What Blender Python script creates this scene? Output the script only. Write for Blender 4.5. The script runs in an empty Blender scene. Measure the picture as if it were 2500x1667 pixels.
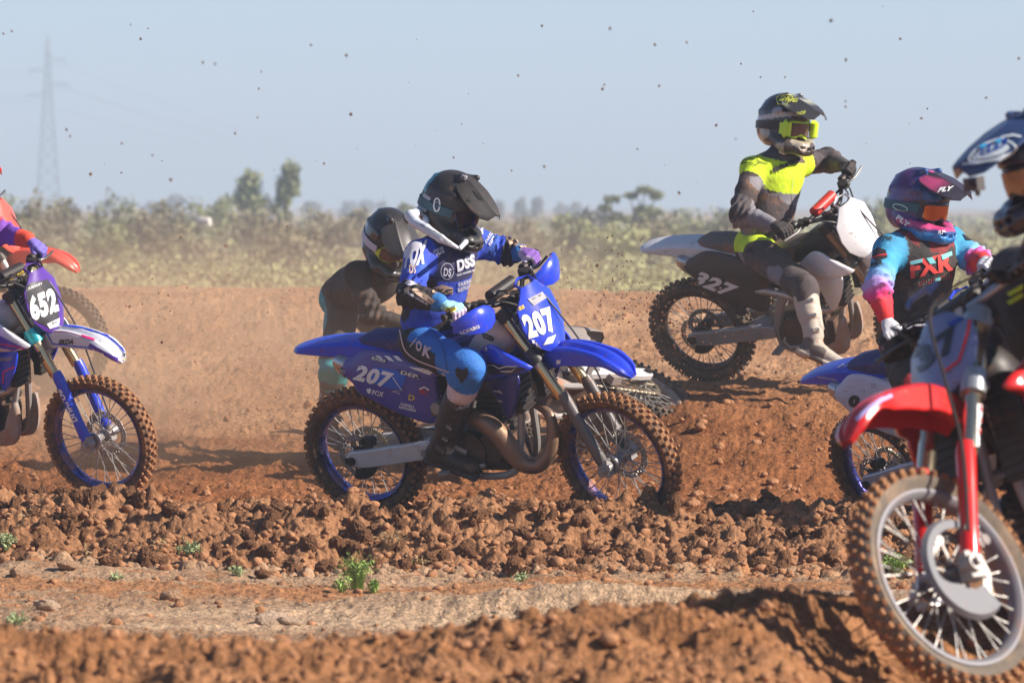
import bpy, math, random
import numpy as np
from mathutils import Vector, Matrix
from mathutils.bvhtree import BVHTree
random.seed(7); rng=np.random.default_rng(7)
sc=bpy.context.scene; COL=sc.collection
# ---------------------------------------------------------------- camera
F=13889.0; H=1.6; PITCH=math.atan(333.5/F)
cam=bpy.data.cameras.new('camera'); camo=bpy.data.objects.new('camera',cam); COL.objects.link(camo)
cam.lens=200; cam.sensor_width=36; cam.clip_start=0.5; cam.clip_end=60000
camo.location=(0,0,H); camo.rotation_euler=(math.pi/2-PITCH,0,0)
cam.dof.use_dof=True; cam.dof.focus_distance=28.3; cam.dof.aperture_fstop=6.8
sc.camera=camo
# ---------------------------------------------------------------- world, sun, exposure
SUN_EL=math.radians(33); SX,SY=0.97,-0.24            # horizontal direction towards the sun: right and beyond the riders
w=bpy.data.worlds.new('World'); sc.world=w; w.use_nodes=True
nt=w.node_tree; bg=nt.nodes['Background']; sky=nt.nodes.new('ShaderNodeTexSky'); sky.sky_type='NISHITA'; sky.sun_disc=False
sky.sun_elevation=SUN_EL; sky.sun_rotation=math.atan2(SX,SY); sky.air_density=0.6; sky.dust_density=0.1; sky.ozone_density=4.0
nt.links.new(sky.outputs[0],bg.inputs[0]); bg.inputs[1].default_value=0.080
sl=bpy.data.lights.new('sun','SUN'); sl.energy=5.0; sl.angle=math.radians(0.5); sl.color=(1,0.91,0.80)
so=bpy.data.objects.new('sun',sl); COL.objects.link(so)
sd=Vector((SX*math.cos(SUN_EL),SY*math.cos(SUN_EL),math.sin(SUN_EL)))
so.rotation_euler=sd.to_track_quat('Z','Y').to_euler(); so.location=(20,20,30)
sc.view_settings.view_transform='Standard'; sc.view_settings.look='None'; sc.view_settings.exposure=0.84; sc.view_settings.gamma=1; sc.view_settings.use_curve_mapping=False
cy=sc.cycles
cy.use_denoising=True; cy.max_bounces=6; cy.diffuse_bounces=3; cy.glossy_bounces=3; cy.transmission_bounces=4; cy.volume_bounces=1; cy.transparent_max_bounces=12
cy.use_adaptive_sampling=False; cy.sample_clamp_direct=3.0; cy.sample_clamp_indirect=3.0; cy.volume_step_rate=1.0; cy.volume_max_steps=96; cy.caustics_reflective=False; cy.caustics_refractive=False
# ---------------------------------------------------------------- projection helpers (photograph pixels, 2500 wide)
CU=np.array([0,math.sin(PITCH),math.cos(PITCH)]); CF=np.array([0,math.cos(PITCH),-math.sin(PITCH)]); CAMP=np.array([0,0,H])
def ray(px,py):
    d=np.array([(px-1250)/F,0,0])-(py-833.5)/F*CU+CF
    return d/d[1]
def P(px,py,d): return CAMP+ray(px,py)*d
def Q(x,y,d): return P(x*2500/2352,y*2500/2352,d)     # same, in the 2352-wide view
# ---------------------------------------------------------------- materials
MATS={}
DUST=(0.36,0.17,0.085,1)
def mat(name,col=(.5,.5,.5),rough=.45,metal=0,dirt=.12,speck=0,bump=0,bscale=60,dcol=DUST,scale=9,attr=False,coat=0,var=0):
    if name in MATS: return MATS[name]
    m=bpy.data.materials.new(name); m.use_nodes=True; MATS[name]=m
    n=m.node_tree.nodes; L=m.node_tree.links; b=n['Principled BSDF']
    tc=n.new('ShaderNodeTexCoord')
    if attr:
        a=n.new('ShaderNodeAttribute'); a.attribute_name='Col'; cout=a.outputs['Color']
    else:
        rgb=n.new('ShaderNodeRGB'); rgb.outputs[0].default_value=(*col,1); cout=rgb.outputs[0]
    def mix(f,c1,c2):
        x=n.new('ShaderNodeMix'); x.data_type='RGBA'; L.new(f,x.inputs[0]); L.new(c1,x.inputs[6])
        if isinstance(c2,tuple): x.inputs[7].default_value=c2
        else: L.new(c2,x.inputs[7])
        return x.outputs[2]
    def noise(s,d=4,r=.6):
        x=n.new('ShaderNodeTexNoise'); x.inputs['Scale'].default_value=s; x.inputs['Detail'].default_value=d; x.inputs['Roughness'].default_value=r
        L.new(tc.outputs['Object'],x.inputs['Vector']); return x.outputs['Fac']
    def rng_(v,a0,a1,b0,b1):
        x=n.new('ShaderNodeMapRange'); L.new(v,x.inputs[0])
        for i,q in enumerate((a0,a1,b0,b1)): x.inputs[i+1].default_value=q
        return x.outputs[0]
    rv=None
    if var>0:
        hs=n.new('ShaderNodeHueSaturation'); L.new(cout,hs.inputs['Color']); L.new(rng_(noise(scale*2.3,3),.3,.7,1-var,1+var),hs.inputs['Value']); cout=hs.outputs[0]
    if dirt>0:
        f=rng_(noise(scale,6,.7),.62-dirt*.35,.80-dirt*.25,0,min(1,.25+dirt*1.6))
        cout=mix(f,cout,dcol)
        base=rng_(noise(scale*3,3),.2,.8,min(1,dirt*.15),min(1,dirt*.7)); cout=mix(base,cout,dcol)
        rv=rng_(f,0,1,rough,.9)
    if speck>0:
        v=n.new('ShaderNodeTexVoronoi'); v.inputs['Scale'].default_value=38; L.new(tc.outputs['Object'],v.inputs['Vector'])
        f=rng_(v.outputs['Distance'],.10+.22*speck,.07+.2*speck,0,1)
        cut=rng_(noise(16,2),.5,.58,0,1); mm=n.new('ShaderNodeMath'); mm.operation='MULTIPLY'; L.new(f,mm.inputs[0]); L.new(cut,mm.inputs[1])
        cout=mix(mm.outputs[0],cout,(.17,.075,.035,1))
    L.new(cout,b.inputs['Base Color'])
    b.inputs['Metallic'].default_value=metal; b.inputs['Roughness'].default_value=rough
    if rv: L.new(rv,b.inputs['Roughness'])
    if coat: b.inputs['Coat Weight'].default_value=coat; b.inputs['Coat Roughness'].default_value=.12
    if bump>0:
        bp=n.new('ShaderNodeBump'); bp.inputs['Strength'].default_value=1; bp.inputs['Distance'].default_value=bump
        L.new(noise(bscale,5),bp.inputs['Height']); L.new(bp.outputs[0],b.inputs['Normal'])
    return m
# ---------------------------------------------------------------- mesh building
class MB:
    def __init__(s): s.v=[]; s.f=[]; s.n=0
    def add(s,v,f):
        v=np.asarray(v,float).reshape(-1,3); s.v.append(v)
        for q in f: s.f.append(tuple(int(i)+s.n for i in q))
        s.n+=len(v)
    def box(s,c,size,R=None,taper=1.0):
        h=np.array(size)/2; p=np.array([[x,y,z] for x in(-1,1) for y in(-1,1) for z in(-1,1)],float)
        k=np.where(p[:,2:]>0,taper,1.0); p=p*h; p[:,:2]*=k
        if R is not None: p=p@np.asarray(R).T
        s.add(p+np.array(c),[(0,1,3,2),(4,6,7,5),(0,4,5,1),(2,3,7,6),(0,2,6,4),(1,5,7,3)])
    def loft(s,loops,cap=True,close=True):
        m=len(loops[0]); base=np.concatenate([np.asarray(l,float) for l in loops]); f=[]
        for i in range(len(loops)-1):
            for j in range(m if close else m-1):
                k=(j+1)%m; f.append((i*m+j,i*m+k,(i+1)*m+k,(i+1)*m+j))
        if cap: f.append(tuple(range(m))[::-1]); f.append(tuple((len(loops)-1)*m+j for j in range(m)))
        s.add(base,f)
    def tube(s,pts,r,n=10,flat=1.0,up=(0,1,0),cap=True):
        pts=np.asarray(pts,float); N=len(pts); r=np.broadcast_to(np.asarray(r,float),(N,)); loops=[]
        t=np.gradient(pts,axis=0); t/=np.linalg.norm(t,axis=1)[:,None]+1e-9
        u=np.array(up,float)
        a=np.arange(n)*2*math.pi/n
        for i in range(N):
            x=np.cross(t[i],u); l=np.linalg.norm(x)
            if l<1e-3: x=np.cross(t[i],(1,.01,.02)); l=np.linalg.norm(x)
            x/=l; y=np.cross(x,t[i]); u=y if flat==1.0 else np.array(up,float)
            loops.append(pts[i]+r[i]*(np.cos(a)[:,None]*x+flat*np.sin(a)[:,None]*y))
        s.loft(loops,cap)
    def lathe(s,prof,n=32,c=(0,0,0),closed=False):          # profile (radius, y) round the y axis
        prof=list(prof); 
        if closed: prof=prof+[prof[0]]
        a=-np.arange(n)*2*math.pi/n; loops=[np.stack([r*np.cos(a)+c[0],np.full(n,y+c[1]),r*np.sin(a)+c[2]],1) for r,y in prof]
        s.loft(loops,cap=not closed)
    def sphere(s,c,r,n=10,m=7,R=None):
        r=np.broadcast_to(np.asarray(r,float),(3,)); loops=[]
        a=np.arange(n)*2*math.pi/n
        for i in range(m+1):
            t=math.pi*(i+.02)/(m+.04); p=np.stack([np.sin(t)*np.cos(a),np.sin(t)*np.sin(a),np.full(n,-math.cos(t))],1)*r
            if R is not None: p=p@np.asarray(R).T
            loops.append(p+np.array(c))
        s.loft(loops)
    def pillow(s,out,y0,bulge=.012,th=.01,yfn=None):         # panel with outline (x,z), domed outward (towards side sign of y0)
        out=np.asarray(out,float); sg=1 if y0>=0 else -1; c=out.mean(0); loops=[]
        yy=lambda p:(np.array([float(yfn(*q)) for q in p]) if yfn else np.zeros(len(p)))
        for k,o in ((1.0,-th),(1.0,-.002),(.965,bulge*.35),(.86,bulge*.7),(.6,bulge),(.25,bulge*1.1)):
            q=c+(out-c)*k; loops.append(np.stack([q[:,0],y0+sg*(o+yy(q)),q[:,1]],1))
        if sg>0: loops=[l[::-1] for l in loops]
        area=np.sum(out[:,0]*np.roll(out[:,1],-1)-np.roll(out[:,0],-1)*out[:,1])
        if area<0: loops=[l[::-1] for l in loops]
        s.loft(loops)
    def mesh(s,name,m=None,smooth=40):
        v=np.concatenate(s.v) if s.v else np.zeros((0,3)); me=bpy.data.meshes.new(name)
        me.from_pydata(v.tolist(),[],s.f); me.update()
        if m is not None: me.materials.append(m)
        if smooth:
            me.polygons.foreach_set('use_smooth',[True]*len(me.polygons)); me.set_sharp_from_angle(angle=math.radians(smooth))
        return me
def catmull(pts,n=6,closed=False):
    p=np.asarray(pts,float); N=len(p); o=[]
    rngi=range(N) if closed else range(N-1)
    for i in rngi:
        a=p[(i-1)%N] if closed or i>0 else 2*p[0]-p[1]; b=p[i]; c=p[(i+1)%N]; d=p[(i+2)%N] if closed or i<N-2 else 2*p[-1]-p[-2]
        for k in range(n):
            t=k/n; o.append(.5*((2*b)+(c-a)*t+(2*a-5*b+4*c-d)*t*t+(3*b-a-3*c+d)*t**3))
    if not closed: o.append(p[-1])
    return np.array(o)
def obj(name,me,parent=None,matrix=None,label=None,cat=None,group=None,kind=None):
    o=bpy.data.objects.new(name,me); COL.objects.link(o)
    if parent is not None: o.parent=parent
    if matrix is not None: o.matrix_basis=matrix
    if label: o['label']=label
    if cat: o['category']=cat
    if group: o['group']=group
    if kind: o['kind']=kind
    return o
def mk(name,mb,m,parent=None,matrix=None,smooth=40,**k): return obj(name,mb.mesh(name,m,smooth),parent,matrix,**k)
def W(o):
    m=o.matrix_basis.copy()
    while o.parent: o=o.parent; m=o.matrix_basis@m
    return m
# ---------------------------------------------------------------- decals: flat print laid onto a surface
def bvh_of(objs):
    V=[];Fc=[];n=0
    for o in objs:
        mw=np.array(W(o)); me=o.data; c=np.empty(len(me.vertices)*3,np.float32); me.vertices.foreach_get('co',c); c=c.reshape(-1,3)
        c=c@mw[:3,:3].T+mw[:3,3]; V+=c.tolist(); Fc+=[tuple(i+n for i in p.vertices) for p in me.polygons]; n+=len(c)
    return BVHTree.FromPolygons(V,Fc)
BV={}
def getbvh(objs):
    k=tuple(o.name for o in objs)
    if k not in BV: BV[k]=bvh_of(objs)
    return BV[k]
import bmesh
def refine(v2,faces,ml):
    bm=bmesh.new(); vs=[bm.verts.new((x,y,0)) for x,y in v2]
    for f in faces:
        try: bm.faces.new([vs[i] for i in f])
        except ValueError: pass
    bmesh.ops.triangulate(bm,faces=bm.faces[:])
    for _ in range(6):
        e=[e for e in bm.edges if e.calc_length()>ml]
        if not e: break
        bmesh.ops.subdivide_edges(bm,edges=e,cuts=1); bmesh.ops.triangulate(bm,faces=[f for f in bm.faces if len(f.verts)>3])
    bm.verts.index_update(); V=np.array([v.co[:2] for v in bm.verts]); Fs=[tuple(v.index for v in f.verts) for f in bm.faces]; bm.free(); return V,Fs
def decal(name,v2,faces,m,targets,parent=None,off=.003,ml=9,maxj=.06,label=None):
    V,Fs=refine(v2,faces,ml); bv=getbvh(targets); pts=[];ok=[];N=[]
    for x,y in V:
        r=Vector(ray(x,y)).normalized(); loc,no,i,d=bv.ray_cast(Vector(CAMP),r)
        if loc is None: pts.append((0,0,0)); ok.append(False); continue
        if no.dot(r)>0: no=-no
        pts.append(loc+no*off-r*.001); ok.append(True)
    Fs=[f for f in Fs if all(ok[i] for i in f) and max((pts[f[0]]-pts[f[1]]).length,(pts[f[1]]-pts[f[2]]).length,(pts[f[0]]-pts[f[2]]).length)<maxj]
    if not Fs: return None
    used=sorted({i for f in Fs for i in f}); idx={i:k for k,i in enumerate(used)}
    par=parent or targets[0]; inv=W(par).inverted()
    me=bpy.data.meshes.new(name); me.from_pydata([tuple(inv@Vector(pts[i])) for i in used],[],[tuple(idx[i] for i in f) for f in Fs]); me.update(); me.materials.append(m)
    me.polygons.foreach_set('use_smooth',[True]*len(me.polygons))
    o=obj(name,me,par)
    if label: o['label']=label
    return o
def poly(name,pts,m,targets,**k):
    from mathutils.geometry import tessellate_polygon
    t=tessellate_polygon([[Vector((x,y,0)) for x,y in pts]])
    return decal(name,pts,t,m,targets,**k)
def line(name,pts,wd,m,targets,closed=False,**k):
    p=np.asarray(pts,float)
    if closed: p=np.vstack([p,p[:1],p[1:2]])
    v=[];f=[]
    t=np.gradient(p,axis=0); t/=np.linalg.norm(t,axis=1)[:,None]+1e-9; nn=np.stack([-t[:,1],t[:,0]],1)*wd/2
    for i in range(len(p)): v+=[tuple(p[i]+nn[i]),tuple(p[i]-nn[i])]
    for i in range(len(p)-1): f.append((2*i,2*i+1,2*i+3,2*i+2))
    return decal(name,v,f,m,targets,**k)
TXT={}
def text2d(s,bold=0,shear=0):
    k=(s,bold,shear)
    if k in TXT: return TXT[k]
    cu=bpy.data.curves.new('lettering_curve','FONT'); cu.body=s; cu.offset=bold; cu.shear=shear; cu.resolution_u=3; cu.space_character=1.0+bold*2
    o=bpy.data.objects.new('tmp_text',cu); me=bpy.data.meshes.new_from_object(o)
    v=np.array([x.co[:2] for x in me.vertices]); f=[tuple(p.vertices) for p in me.polygons]
    bpy.data.objects.remove(o); bpy.data.meshes.remove(me); bpy.data.curves.remove(cu)
    mn=v.min(0); mx=v.max(0); v=(v-mn)/(mx-mn); TXT[k]=(v,f); return TXT[k]
def text(s,p0,p1,p3,m,targets,bold=.03,shear=0,name='lettering',**k):
    """p0 = bottom left, p1 = bottom right, p3 = top left, in photograph pixels"""
    v,f=text2d(s,bold,shear); p0,p1,p3=map(np.array,(p0,p1,p3))
    return decal(name,p0+v[:,:1]*(p1-p0)+v[:,1:]*(p3-p0),f,m,targets,**k)
def Z(ox,oy,s): return lambda *a:[(ox+x/s,oy+y/s) for x,y in a] if len(a)>1 else (ox+a[0][0]/s,oy+a[0][1]/s)
# ---------------------------------------------------------------- implicit surfaces
def snoise(p,f,seed=0):
    r=np.random.default_rng(seed); o=0
    for i in range(5):
        k=r.normal(size=3); k*=f*(.7+.35*i)/np.linalg.norm(k); ph=r.uniform(0,6.28)
        o=o+np.sin(p@k+ph+1.5*np.sin(p@(r.normal(size=3)*f*.5)+ph*2))*(1/(1+.25*i))
    return o/3.2
class SDF:
    def __init__(s,h=.01,k=.03): s.h=h; s.k=k; s.pr=[]
    def cap(s,a,b,ra,rb,flat=None,fk=1.0,k=None,op='+'):
        s.pr.append(('c',np.array(a,float),np.array(b,float),ra,rb,None if flat is None else np.array(flat,float)/np.linalg.norm(flat),fk,s.k if k is None else k,op)); return s
    def chain(s,pts,rs,**kw):
        for i in range(len(pts)-1): s.cap(pts[i],pts[i+1],rs[i],rs[i+1],**kw)
        return s
    def ell(s,c,r,R=None,k=None,op='+'):
        s.pr.append(('e',np.array(c,float),np.array(r,float),np.eye(3) if R is None else np.asarray(R,float),0,0,0,s.k if k is None else k,op)); return s
    def box(s,c,hs,R=None,rd=.01,k=None,op='+'):
        s.pr.append(('b',np.array(c,float),np.array(hs,float),np.eye(3) if R is None else np.asarray(R,float),rd,0,0,s.k if k is None else k,op)); return s
    def build(s,name,m,wr=0,wf=40,paint=None,inflate=0,smooth=True,seed=1,wfn=None):
        h=s.h; lo=[];hi=[]
        def bb(q):
            if q[0]=='c': r=max(q[3],q[4])*max(1,1/q[6] if q[6] else 1); return np.minimum(q[1],q[2])-r,np.maximum(q[1],q[2])+r
            r=np.linalg.norm(q[2]); return q[1]-r,q[1]+r
        for q in s.pr:
            if q[8]=='+': a,b=bb(q); lo.append(a);hi.append(b)
        lo=np.min(lo,0)-4*h-wr-inflate; hi=np.max(hi,0)+4*h+wr+inflate; n=np.ceil((hi-lo)/h).astype(int)+1
        f=np.full(n,.2,np.float32); ax=[lo[i]+h*np.arange(n[i]) for i in range(3)]
        for q in s.pr:
            k=max(q[7],1e-4); a,b=bb(q); mg=k+3*h+.02+inflate
            i0=np.clip(((a-mg-lo)/h).astype(int),0,n-1); i1=np.clip(((b+mg-lo)/h).astype(int)+2,1,n)
            sl=tuple(slice(x,y) for x,y in zip(i0,i1))
            X=np.stack(np.meshgrid(*[ax[i][sl[i]] for i in range(3)],indexing='ij'),-1)
            if q[0]=='c':
                ab=q[2]-q[1]; L2=ab@ab+1e-9; t=np.clip(((X-q[1])@ab)/L2,0,1); D=X-q[1]-t[...,None]*ab
                if q[5] is not None: D=D+((D@q[5])*(q[6]-1))[...,None]*q[5]
                d=np.linalg.norm(D,axis=-1)-(q[3]+(q[4]-q[3])*t)
            elif q[0]=='e':
                Y=(X-q[1])@q[3]; g=np.linalg.norm(Y/q[2],axis=-1); d=(g-1)*min(q[2])*(1+.0*g)
                g2=np.linalg.norm(Y/q[2]**2,axis=-1)+1e-6; d=g*(g-1)/g2
            else:
                Y=np.abs((X-q[1])@q[3])-q[2]+q[4]; d=np.linalg.norm(np.maximum(Y,0),axis=-1)+np.minimum(Y.max(-1),0)-q[4]
            g=f[sl]
            if q[8]=='+':
                hh=np.clip(.5+.5*(g-d)/k,0,1); f[sl]=g*(1-hh)+d*hh-k*hh*(1-hh)
            else: 
                kk=k; hh=np.clip(.5-.5*(g+d)/kk,0,1); f[sl]=g*(1-hh)+(-d)*hh+kk*hh*(1-hh)
        f-=inflate
        if wr or wfn:
            band=np.abs(f)<.03+2*h; idx=np.argwhere(band); p=lo+idx*h
            dv=0
            if wr: dv=wr*snoise(p*np.array((.8,.8,2.1)),wf,seed)
            if wfn: dv=dv+wfn(p)
            f[band]+=dv
        s_=f<0; c=np.zeros(n-1,int)
        for dx in(0,1):
            for dy in(0,1):
                for dz in(0,1): c+=s_[dx:n[0]-1+dx,dy:n[1]-1+dy,dz:n[2]-1+dz]
        msk=(c>0)&(c<8); ids=np.full(n-1,-1,int); cells=np.argwhere(msk); ids[msk]=np.arange(len(cells))
        acc=np.zeros((len(cells),3)); cnt=np.zeros(len(cells))
        for axn in range(3):
            o1,o2=[(1,2),(0,2),(0,1)][axn]
            for a in(0,1):
                for b in(0,1):
                    of=np.zeros(3,int); of[o1]=a; of[o2]=b; i=cells+of; j=i.copy(); j[:,axn]+=1
                    fa=f[i[:,0],i[:,1],i[:,2]]; fb=f[j[:,0],j[:,1],j[:,2]]; cr=(fa<0)!=(fb<0)
                    t=np.where(cr,fa/(fa-fb+1e-12),0); p=i.astype(float); p[:,axn]+=t; acc+=p*cr[:,None]; cnt+=cr
        V=lo+acc/cnt[:,None]*h; Fq=[]
        for axn in range(3):
            o1,o2=[(1,2),(2,0),(0,1)][axn]
            A=np.moveaxis(s_,axn,0); cr=np.argwhere(A[:-1]!=A[1:])
            # map back to xyz order
            rest=[q for q in range(3) if q!=axn]; e=np.zeros((len(cr),3),int); e[:,axn]=cr[:,0]; e[:,rest[0]]=cr[:,1]; e[:,rest[1]]=cr[:,2]
            okk=(e[:,o1]>0)&(e[:,o2]>0)&(e[:,o1]<n[o1]-1)&(e[:,o2]<n[o2]-1)&(e[:,axn]<n[axn]-1); e=e[okk]
            q=[]
            for a,b in((1,1),(0,1),(0,0),(1,0)):
                g=e.copy(); g[:,o1]-=a; g[:,o2]-=b; q.append(ids[g[:,0],g[:,1],g[:,2]])
            q=np.stack(q,1); ins=s_[e[:,0],e[:,1],e[:,2]]; q[~ins]=q[~ins][:,::-1]; Fq.append(q)
        Fq=np.concatenate(Fq); Fq=Fq[(Fq>=0).all(1)]
        me=bpy.data.meshes.new(name); me.vertices.add(len(V)); me.vertices.foreach_set('co',V.ravel()); nf=len(Fq)
        me.loops.add(nf*4); me.loops.foreach_set('vertex_index',Fq.ravel().astype(np.int32)); me.polygons.add(nf); me.polygons.foreach_set('loop_start',np.arange(0,nf*4,4,dtype=np.int32)); me.polygons.foreach_set('loop_total',np.full(nf,4,np.int32))
        me.update(calc_edges=True); me.validate(); me.polygons.foreach_set('use_smooth',[True]*len(me.polygons))
        me.materials.append(m)
        if paint is not None:
            cc=np.ones((len(me.vertices),4),np.float32); co=np.empty(len(me.vertices)*3,np.float32); me.vertices.foreach_get('co',co); cc[:,:3]=paint(co.reshape(-1,3))
            at=me.color_attributes.new('Col','FLOAT_COLOR','POINT'); at.data.foreach_set('color',cc.ravel())
        return me
def segt(p,a,b):
    ab=np.array(b)-np.array(a); t=((p-np.array(a))@ab)/(ab@ab); return t,np.linalg.norm(p-np.array(a)-np.clip(t,0,1)[:,None]*ab,axis=1)
def recenter(me,org):
    c=np.empty(len(me.vertices)*3,np.float32); me.vertices.foreach_get('co',c); me.vertices.foreach_set('co',(c.reshape(-1,3)-np.array(org,np.float32)).ravel()); me.update(); return me
# ================================================================ GROUND
def vnoise(x,y,f,seed=0):
    r=np.random.default_rng(seed); T=r.random((256,256)); x=x*f+37.3; y=y*f+91.7
    xi=np.floor(x).astype(int); yi=np.floor(y).astype(int); fx=x-xi; fy=y-yi; fx=fx*fx*(3-2*fx); fy=fy*fy*(3-2*fy)
    a=T[xi&255,yi&255]; b=T[(xi+1)&255,yi&255]; c=T[xi&255,(yi+1)&255]; d=T[(xi+1)&255,(yi+1)&255]
    return (a*(1-fx)+b*fx)*(1-fy)+(c*(1-fx)+d*fx)*fy-.5
def fbm(x,y,f,o=4,seed=0,g=.5):
    s=0;a=1
    for i in range(o): s=s+a*vnoise(x,y,f*2**i,seed+i); a*=g
    return s
def sst(x,a,b): t=np.clip((x-a)/(b-a),0,1); return t*t*(3-2*t)
def zones(x,y):
    dr=15.7+.62*(x+1.3)+.25*fbm(x,y*0,.8,2,5)                 # near ridge line
    dc=27.55+.12*np.sin(x*1.3+1)+.15*fbm(x,y*0,.9,2,9)         # middle berm crest
    return dr,dc
def base_h(x,y):
    x=np.asarray(x,float); y=np.asarray(y,float); dr,dc=zones(x,y)
    flat=-.02-.10*sst(y,20,26.5)*(1-.75*sst(-x,.8,2.4))
    zr=.36+.055*sst(x,-.5,1)+.05*fbm(x,y,1.3,3,3)
    near=np.where(y<dr, zr-(.075+.36*sst(x,.72,1.15))*np.maximum(dr-y,0)**1.15-.10*sst(dr-y,1.2,3.5), 0)
    far=zr*(1-sst(y,dr,dr+1.6))+flat*sst(y,dr,dr+1.6)
    z=np.where(y<dr,near,far)
    zc=.105+.07*sst(-x,.9,2.2)+.07*fbm(x,y*0,1.6,3,11)
    foot=dc-.95+.25*fbm(x,y*0,1.1,2,21)
    track=.015-.11*sst(x,1.3,2.3)
    z=np.where(y>foot-.2, flat+(zc-flat)*sst(y,foot-.15,dc-.05), z)
    z=np.where(y>dc, zc+(track-zc)*sst(y,dc+.05,dc+.55), z)
    ramp=track*(1-sst(y,30,33))+.0875*np.maximum(0,y-31.4)*sst(y,30.5,33)
    rk=sst(x,.1,1.1); ramp=ramp*(1-rk)+rk*np.maximum(ramp,track+(.535-track)*sst(y,30.8,33.6))
    ramp=ramp+.05*sst(y,34.5,37)*np.sin(y*1.9+.3*np.sin(x*.8)+x*.12)*(1-sst(y,41,44))+.03*np.sin(x*1.1+y*.7)*sst(y,31,33)
    z=np.where(y>dc+.55,ramp,z)
    crest=.915-.05*sst(x,-.5,.8)+.02*np.sin(x*.6+2)+.03*fbm(x,y,.7,3,31)
    z=np.where(y>42,np.minimum(z,crest+.0*y),z); z=np.where(y>44,crest*(1-sst(y,45,60)),z)
    z=z-.45*sst(y,85,150)+.25*np.sin(y*.013+x*.02)*sst(y,150,400)*np.exp(-y/4000)
    # small mound throwing a humpy shadow on the flat
    z=z+.13*np.exp(-((x-.35)/.8)**2-((y-23.1)/.22)**2)*(y<26)+.06*np.exp(-((x+.35)/.5)**2-((y-23.6)/.2)**2)*(y<26)
    return z
def grid_mesh(name,X,Y,Zz,colr,m):
    nr,nc=X.shape; me=bpy.data.meshes.new(name); V=np.stack([X,Y,Zz],-1).reshape(-1,3).astype(np.float32)
    i=np.arange(nr*nc).reshape(nr,nc); q=np.stack([i[:-1,:-1],i[:-1,1:],i[1:,1:],i[1:,:-1]],-1).reshape(-1,4).astype(np.int32); nf=len(q)
    me.vertices.add(len(V)); me.vertices.foreach_set('co',V.ravel()); me.loops.add(nf*4); me.loops.foreach_set('vertex_index',q.ravel()); me.polygons.add(nf)
    me.polygons.foreach_set('loop_start',np.arange(0,nf*4,4,dtype=np.int32)); me.polygons.foreach_set('loop_total',np.full(nf,4,np.int32)); me.update(calc_edges=True)
    me.polygons.foreach_set('use_smooth',np.ones(nf,bool))
    c=np.ones((len(V),4),np.float32); c[:,:3]=colr.reshape(-1,3); at=me.color_attributes.new('Col','FLOAT_COLOR','POINT'); at.data.foreach_set('color',c.ravel()); me.materials.append(m); return me
rows=np.concatenate([np.arange(12.5,14.2,.05),np.arange(14.2,17.8,.028),np.arange(17.8,26.2,.055),np.arange(26.2,28.4,.013),np.arange(28.4,33,.05),np.arange(33,46,.085),np.arange(46,62,.5)])
NC=1050; S=np.linspace(-1,1,NC); X=S[None,:]*(.112*rows[:,None]+.55); Y=np.repeat(rows[:,None],NC,1)
Zb=base_h(X,Y); dr,dc=zones(X,Y)
onberm=sst(Y,dc-1.15,dc-.7)*(1-sst(Y,dc+.35,dc+.7)); onnear=1-sst(Y,dr+.9,dr+1.7); onflat=sst(Y,dr+.9,dr+1.7)*(1-sst(Y,dc-1.2,dc-.7)); ontrack=sst(Y,dc+.4,dc+.8)
Zd=Zb.copy()
Zd+=onnear*.085*fbm(X,Y,3.0,5,40,.6)+onberm*.11*fbm(X,Y,4.2,5,50,.54)+onflat*(.025*fbm(X,Y,2.5,4,60)+.022*fbm(X,Y,12,4,61,.6))+ontrack*(.030*fbm(X,Y*1.3,3.2,5,70,.62))*(1-sst(Y,44,46))
Zd+=ontrack*.05*np.abs(fbm(X*.45,Y*1.6,3.2,4,75))+ontrack*.02*fbm(X,Y,11,3,76)*(1-sst(Y,38,45))
Zd+=0*ontrack*(1-sst(Y,44,46))
CH=np.zeros_like(Zd); r_=np.random.default_rng(3)
def caps(n,d0,d1,wfun,r0,r1,hk,px=2.2):
    d=r_.uniform(d0,d1,n); s=r_.uniform(-1,1,n); x=s*(.112*d+.55); a,b=zones(x,d); keep=r_.random(n)<wfun(x,d,a,b); d=d[keep];x=x[keep]
    rr=r0*(r1/r0)**(r_.random(len(d))**px)
    for x0,y0,r in zip(x,d,rr):
        i0,i1=np.searchsorted(rows,(y0-r,y0+r)); 
        if i1<=i0: continue
        wd=.112*y0+.55; j0=int((((x0-r)/wd+1)/2)*(NC-1)); j1=int((((x0+r)/wd+1)/2)*(NC-1))+2; j0=max(j0,0); j1=min(j1,NC)
        if j1<=j0: continue
        u=(X[i0:i1,j0:j1]-x0)/r; v=(Y[i0:i1,j0:j1]-y0)/r; an=r_.uniform(0,3.14); ca,sa=math.cos(an),math.sin(an); u2=u*ca+v*sa; v2=(v*ca-u*sa)*1.25
        rho=np.maximum(np.abs(u2)**2.4+np.abs(v2)**2.4,0); hh=r*hk*r_.uniform(.5,1.1)*np.sqrt(np.clip(1-rho,0,1))*(1+.3*u2*r_.uniform(-1,1))
        CH[i0:i1,j0:j1]=np.maximum(CH[i0:i1,j0:j1],hh)
caps(20000,13.5,19,lambda x,d,a,b:(d<a+1.5)*1.0,.006,.030,.95)
caps(16000,26,28.6,lambda x,d,a,b:((d>b-1.25)&(d<b+.6))*1.0,.007,.055,.85,3.0)
caps(5000,19,26.8,lambda x,d,a,b:((d>a+1.2)&(d<b-1))*.35,.008,.03,.6,3)
caps(12000,28,33,lambda x,d,a,b:(d>b+.4)*1.0,.010,.045,.6)
caps(12000,33,44.5,lambda x,d,a,b:1.0+0*x,.014,.06,.5,2.5)
CH*=np.clip(1+.7*fbm(X,Y,16,3,44),.5,1.4)
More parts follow.
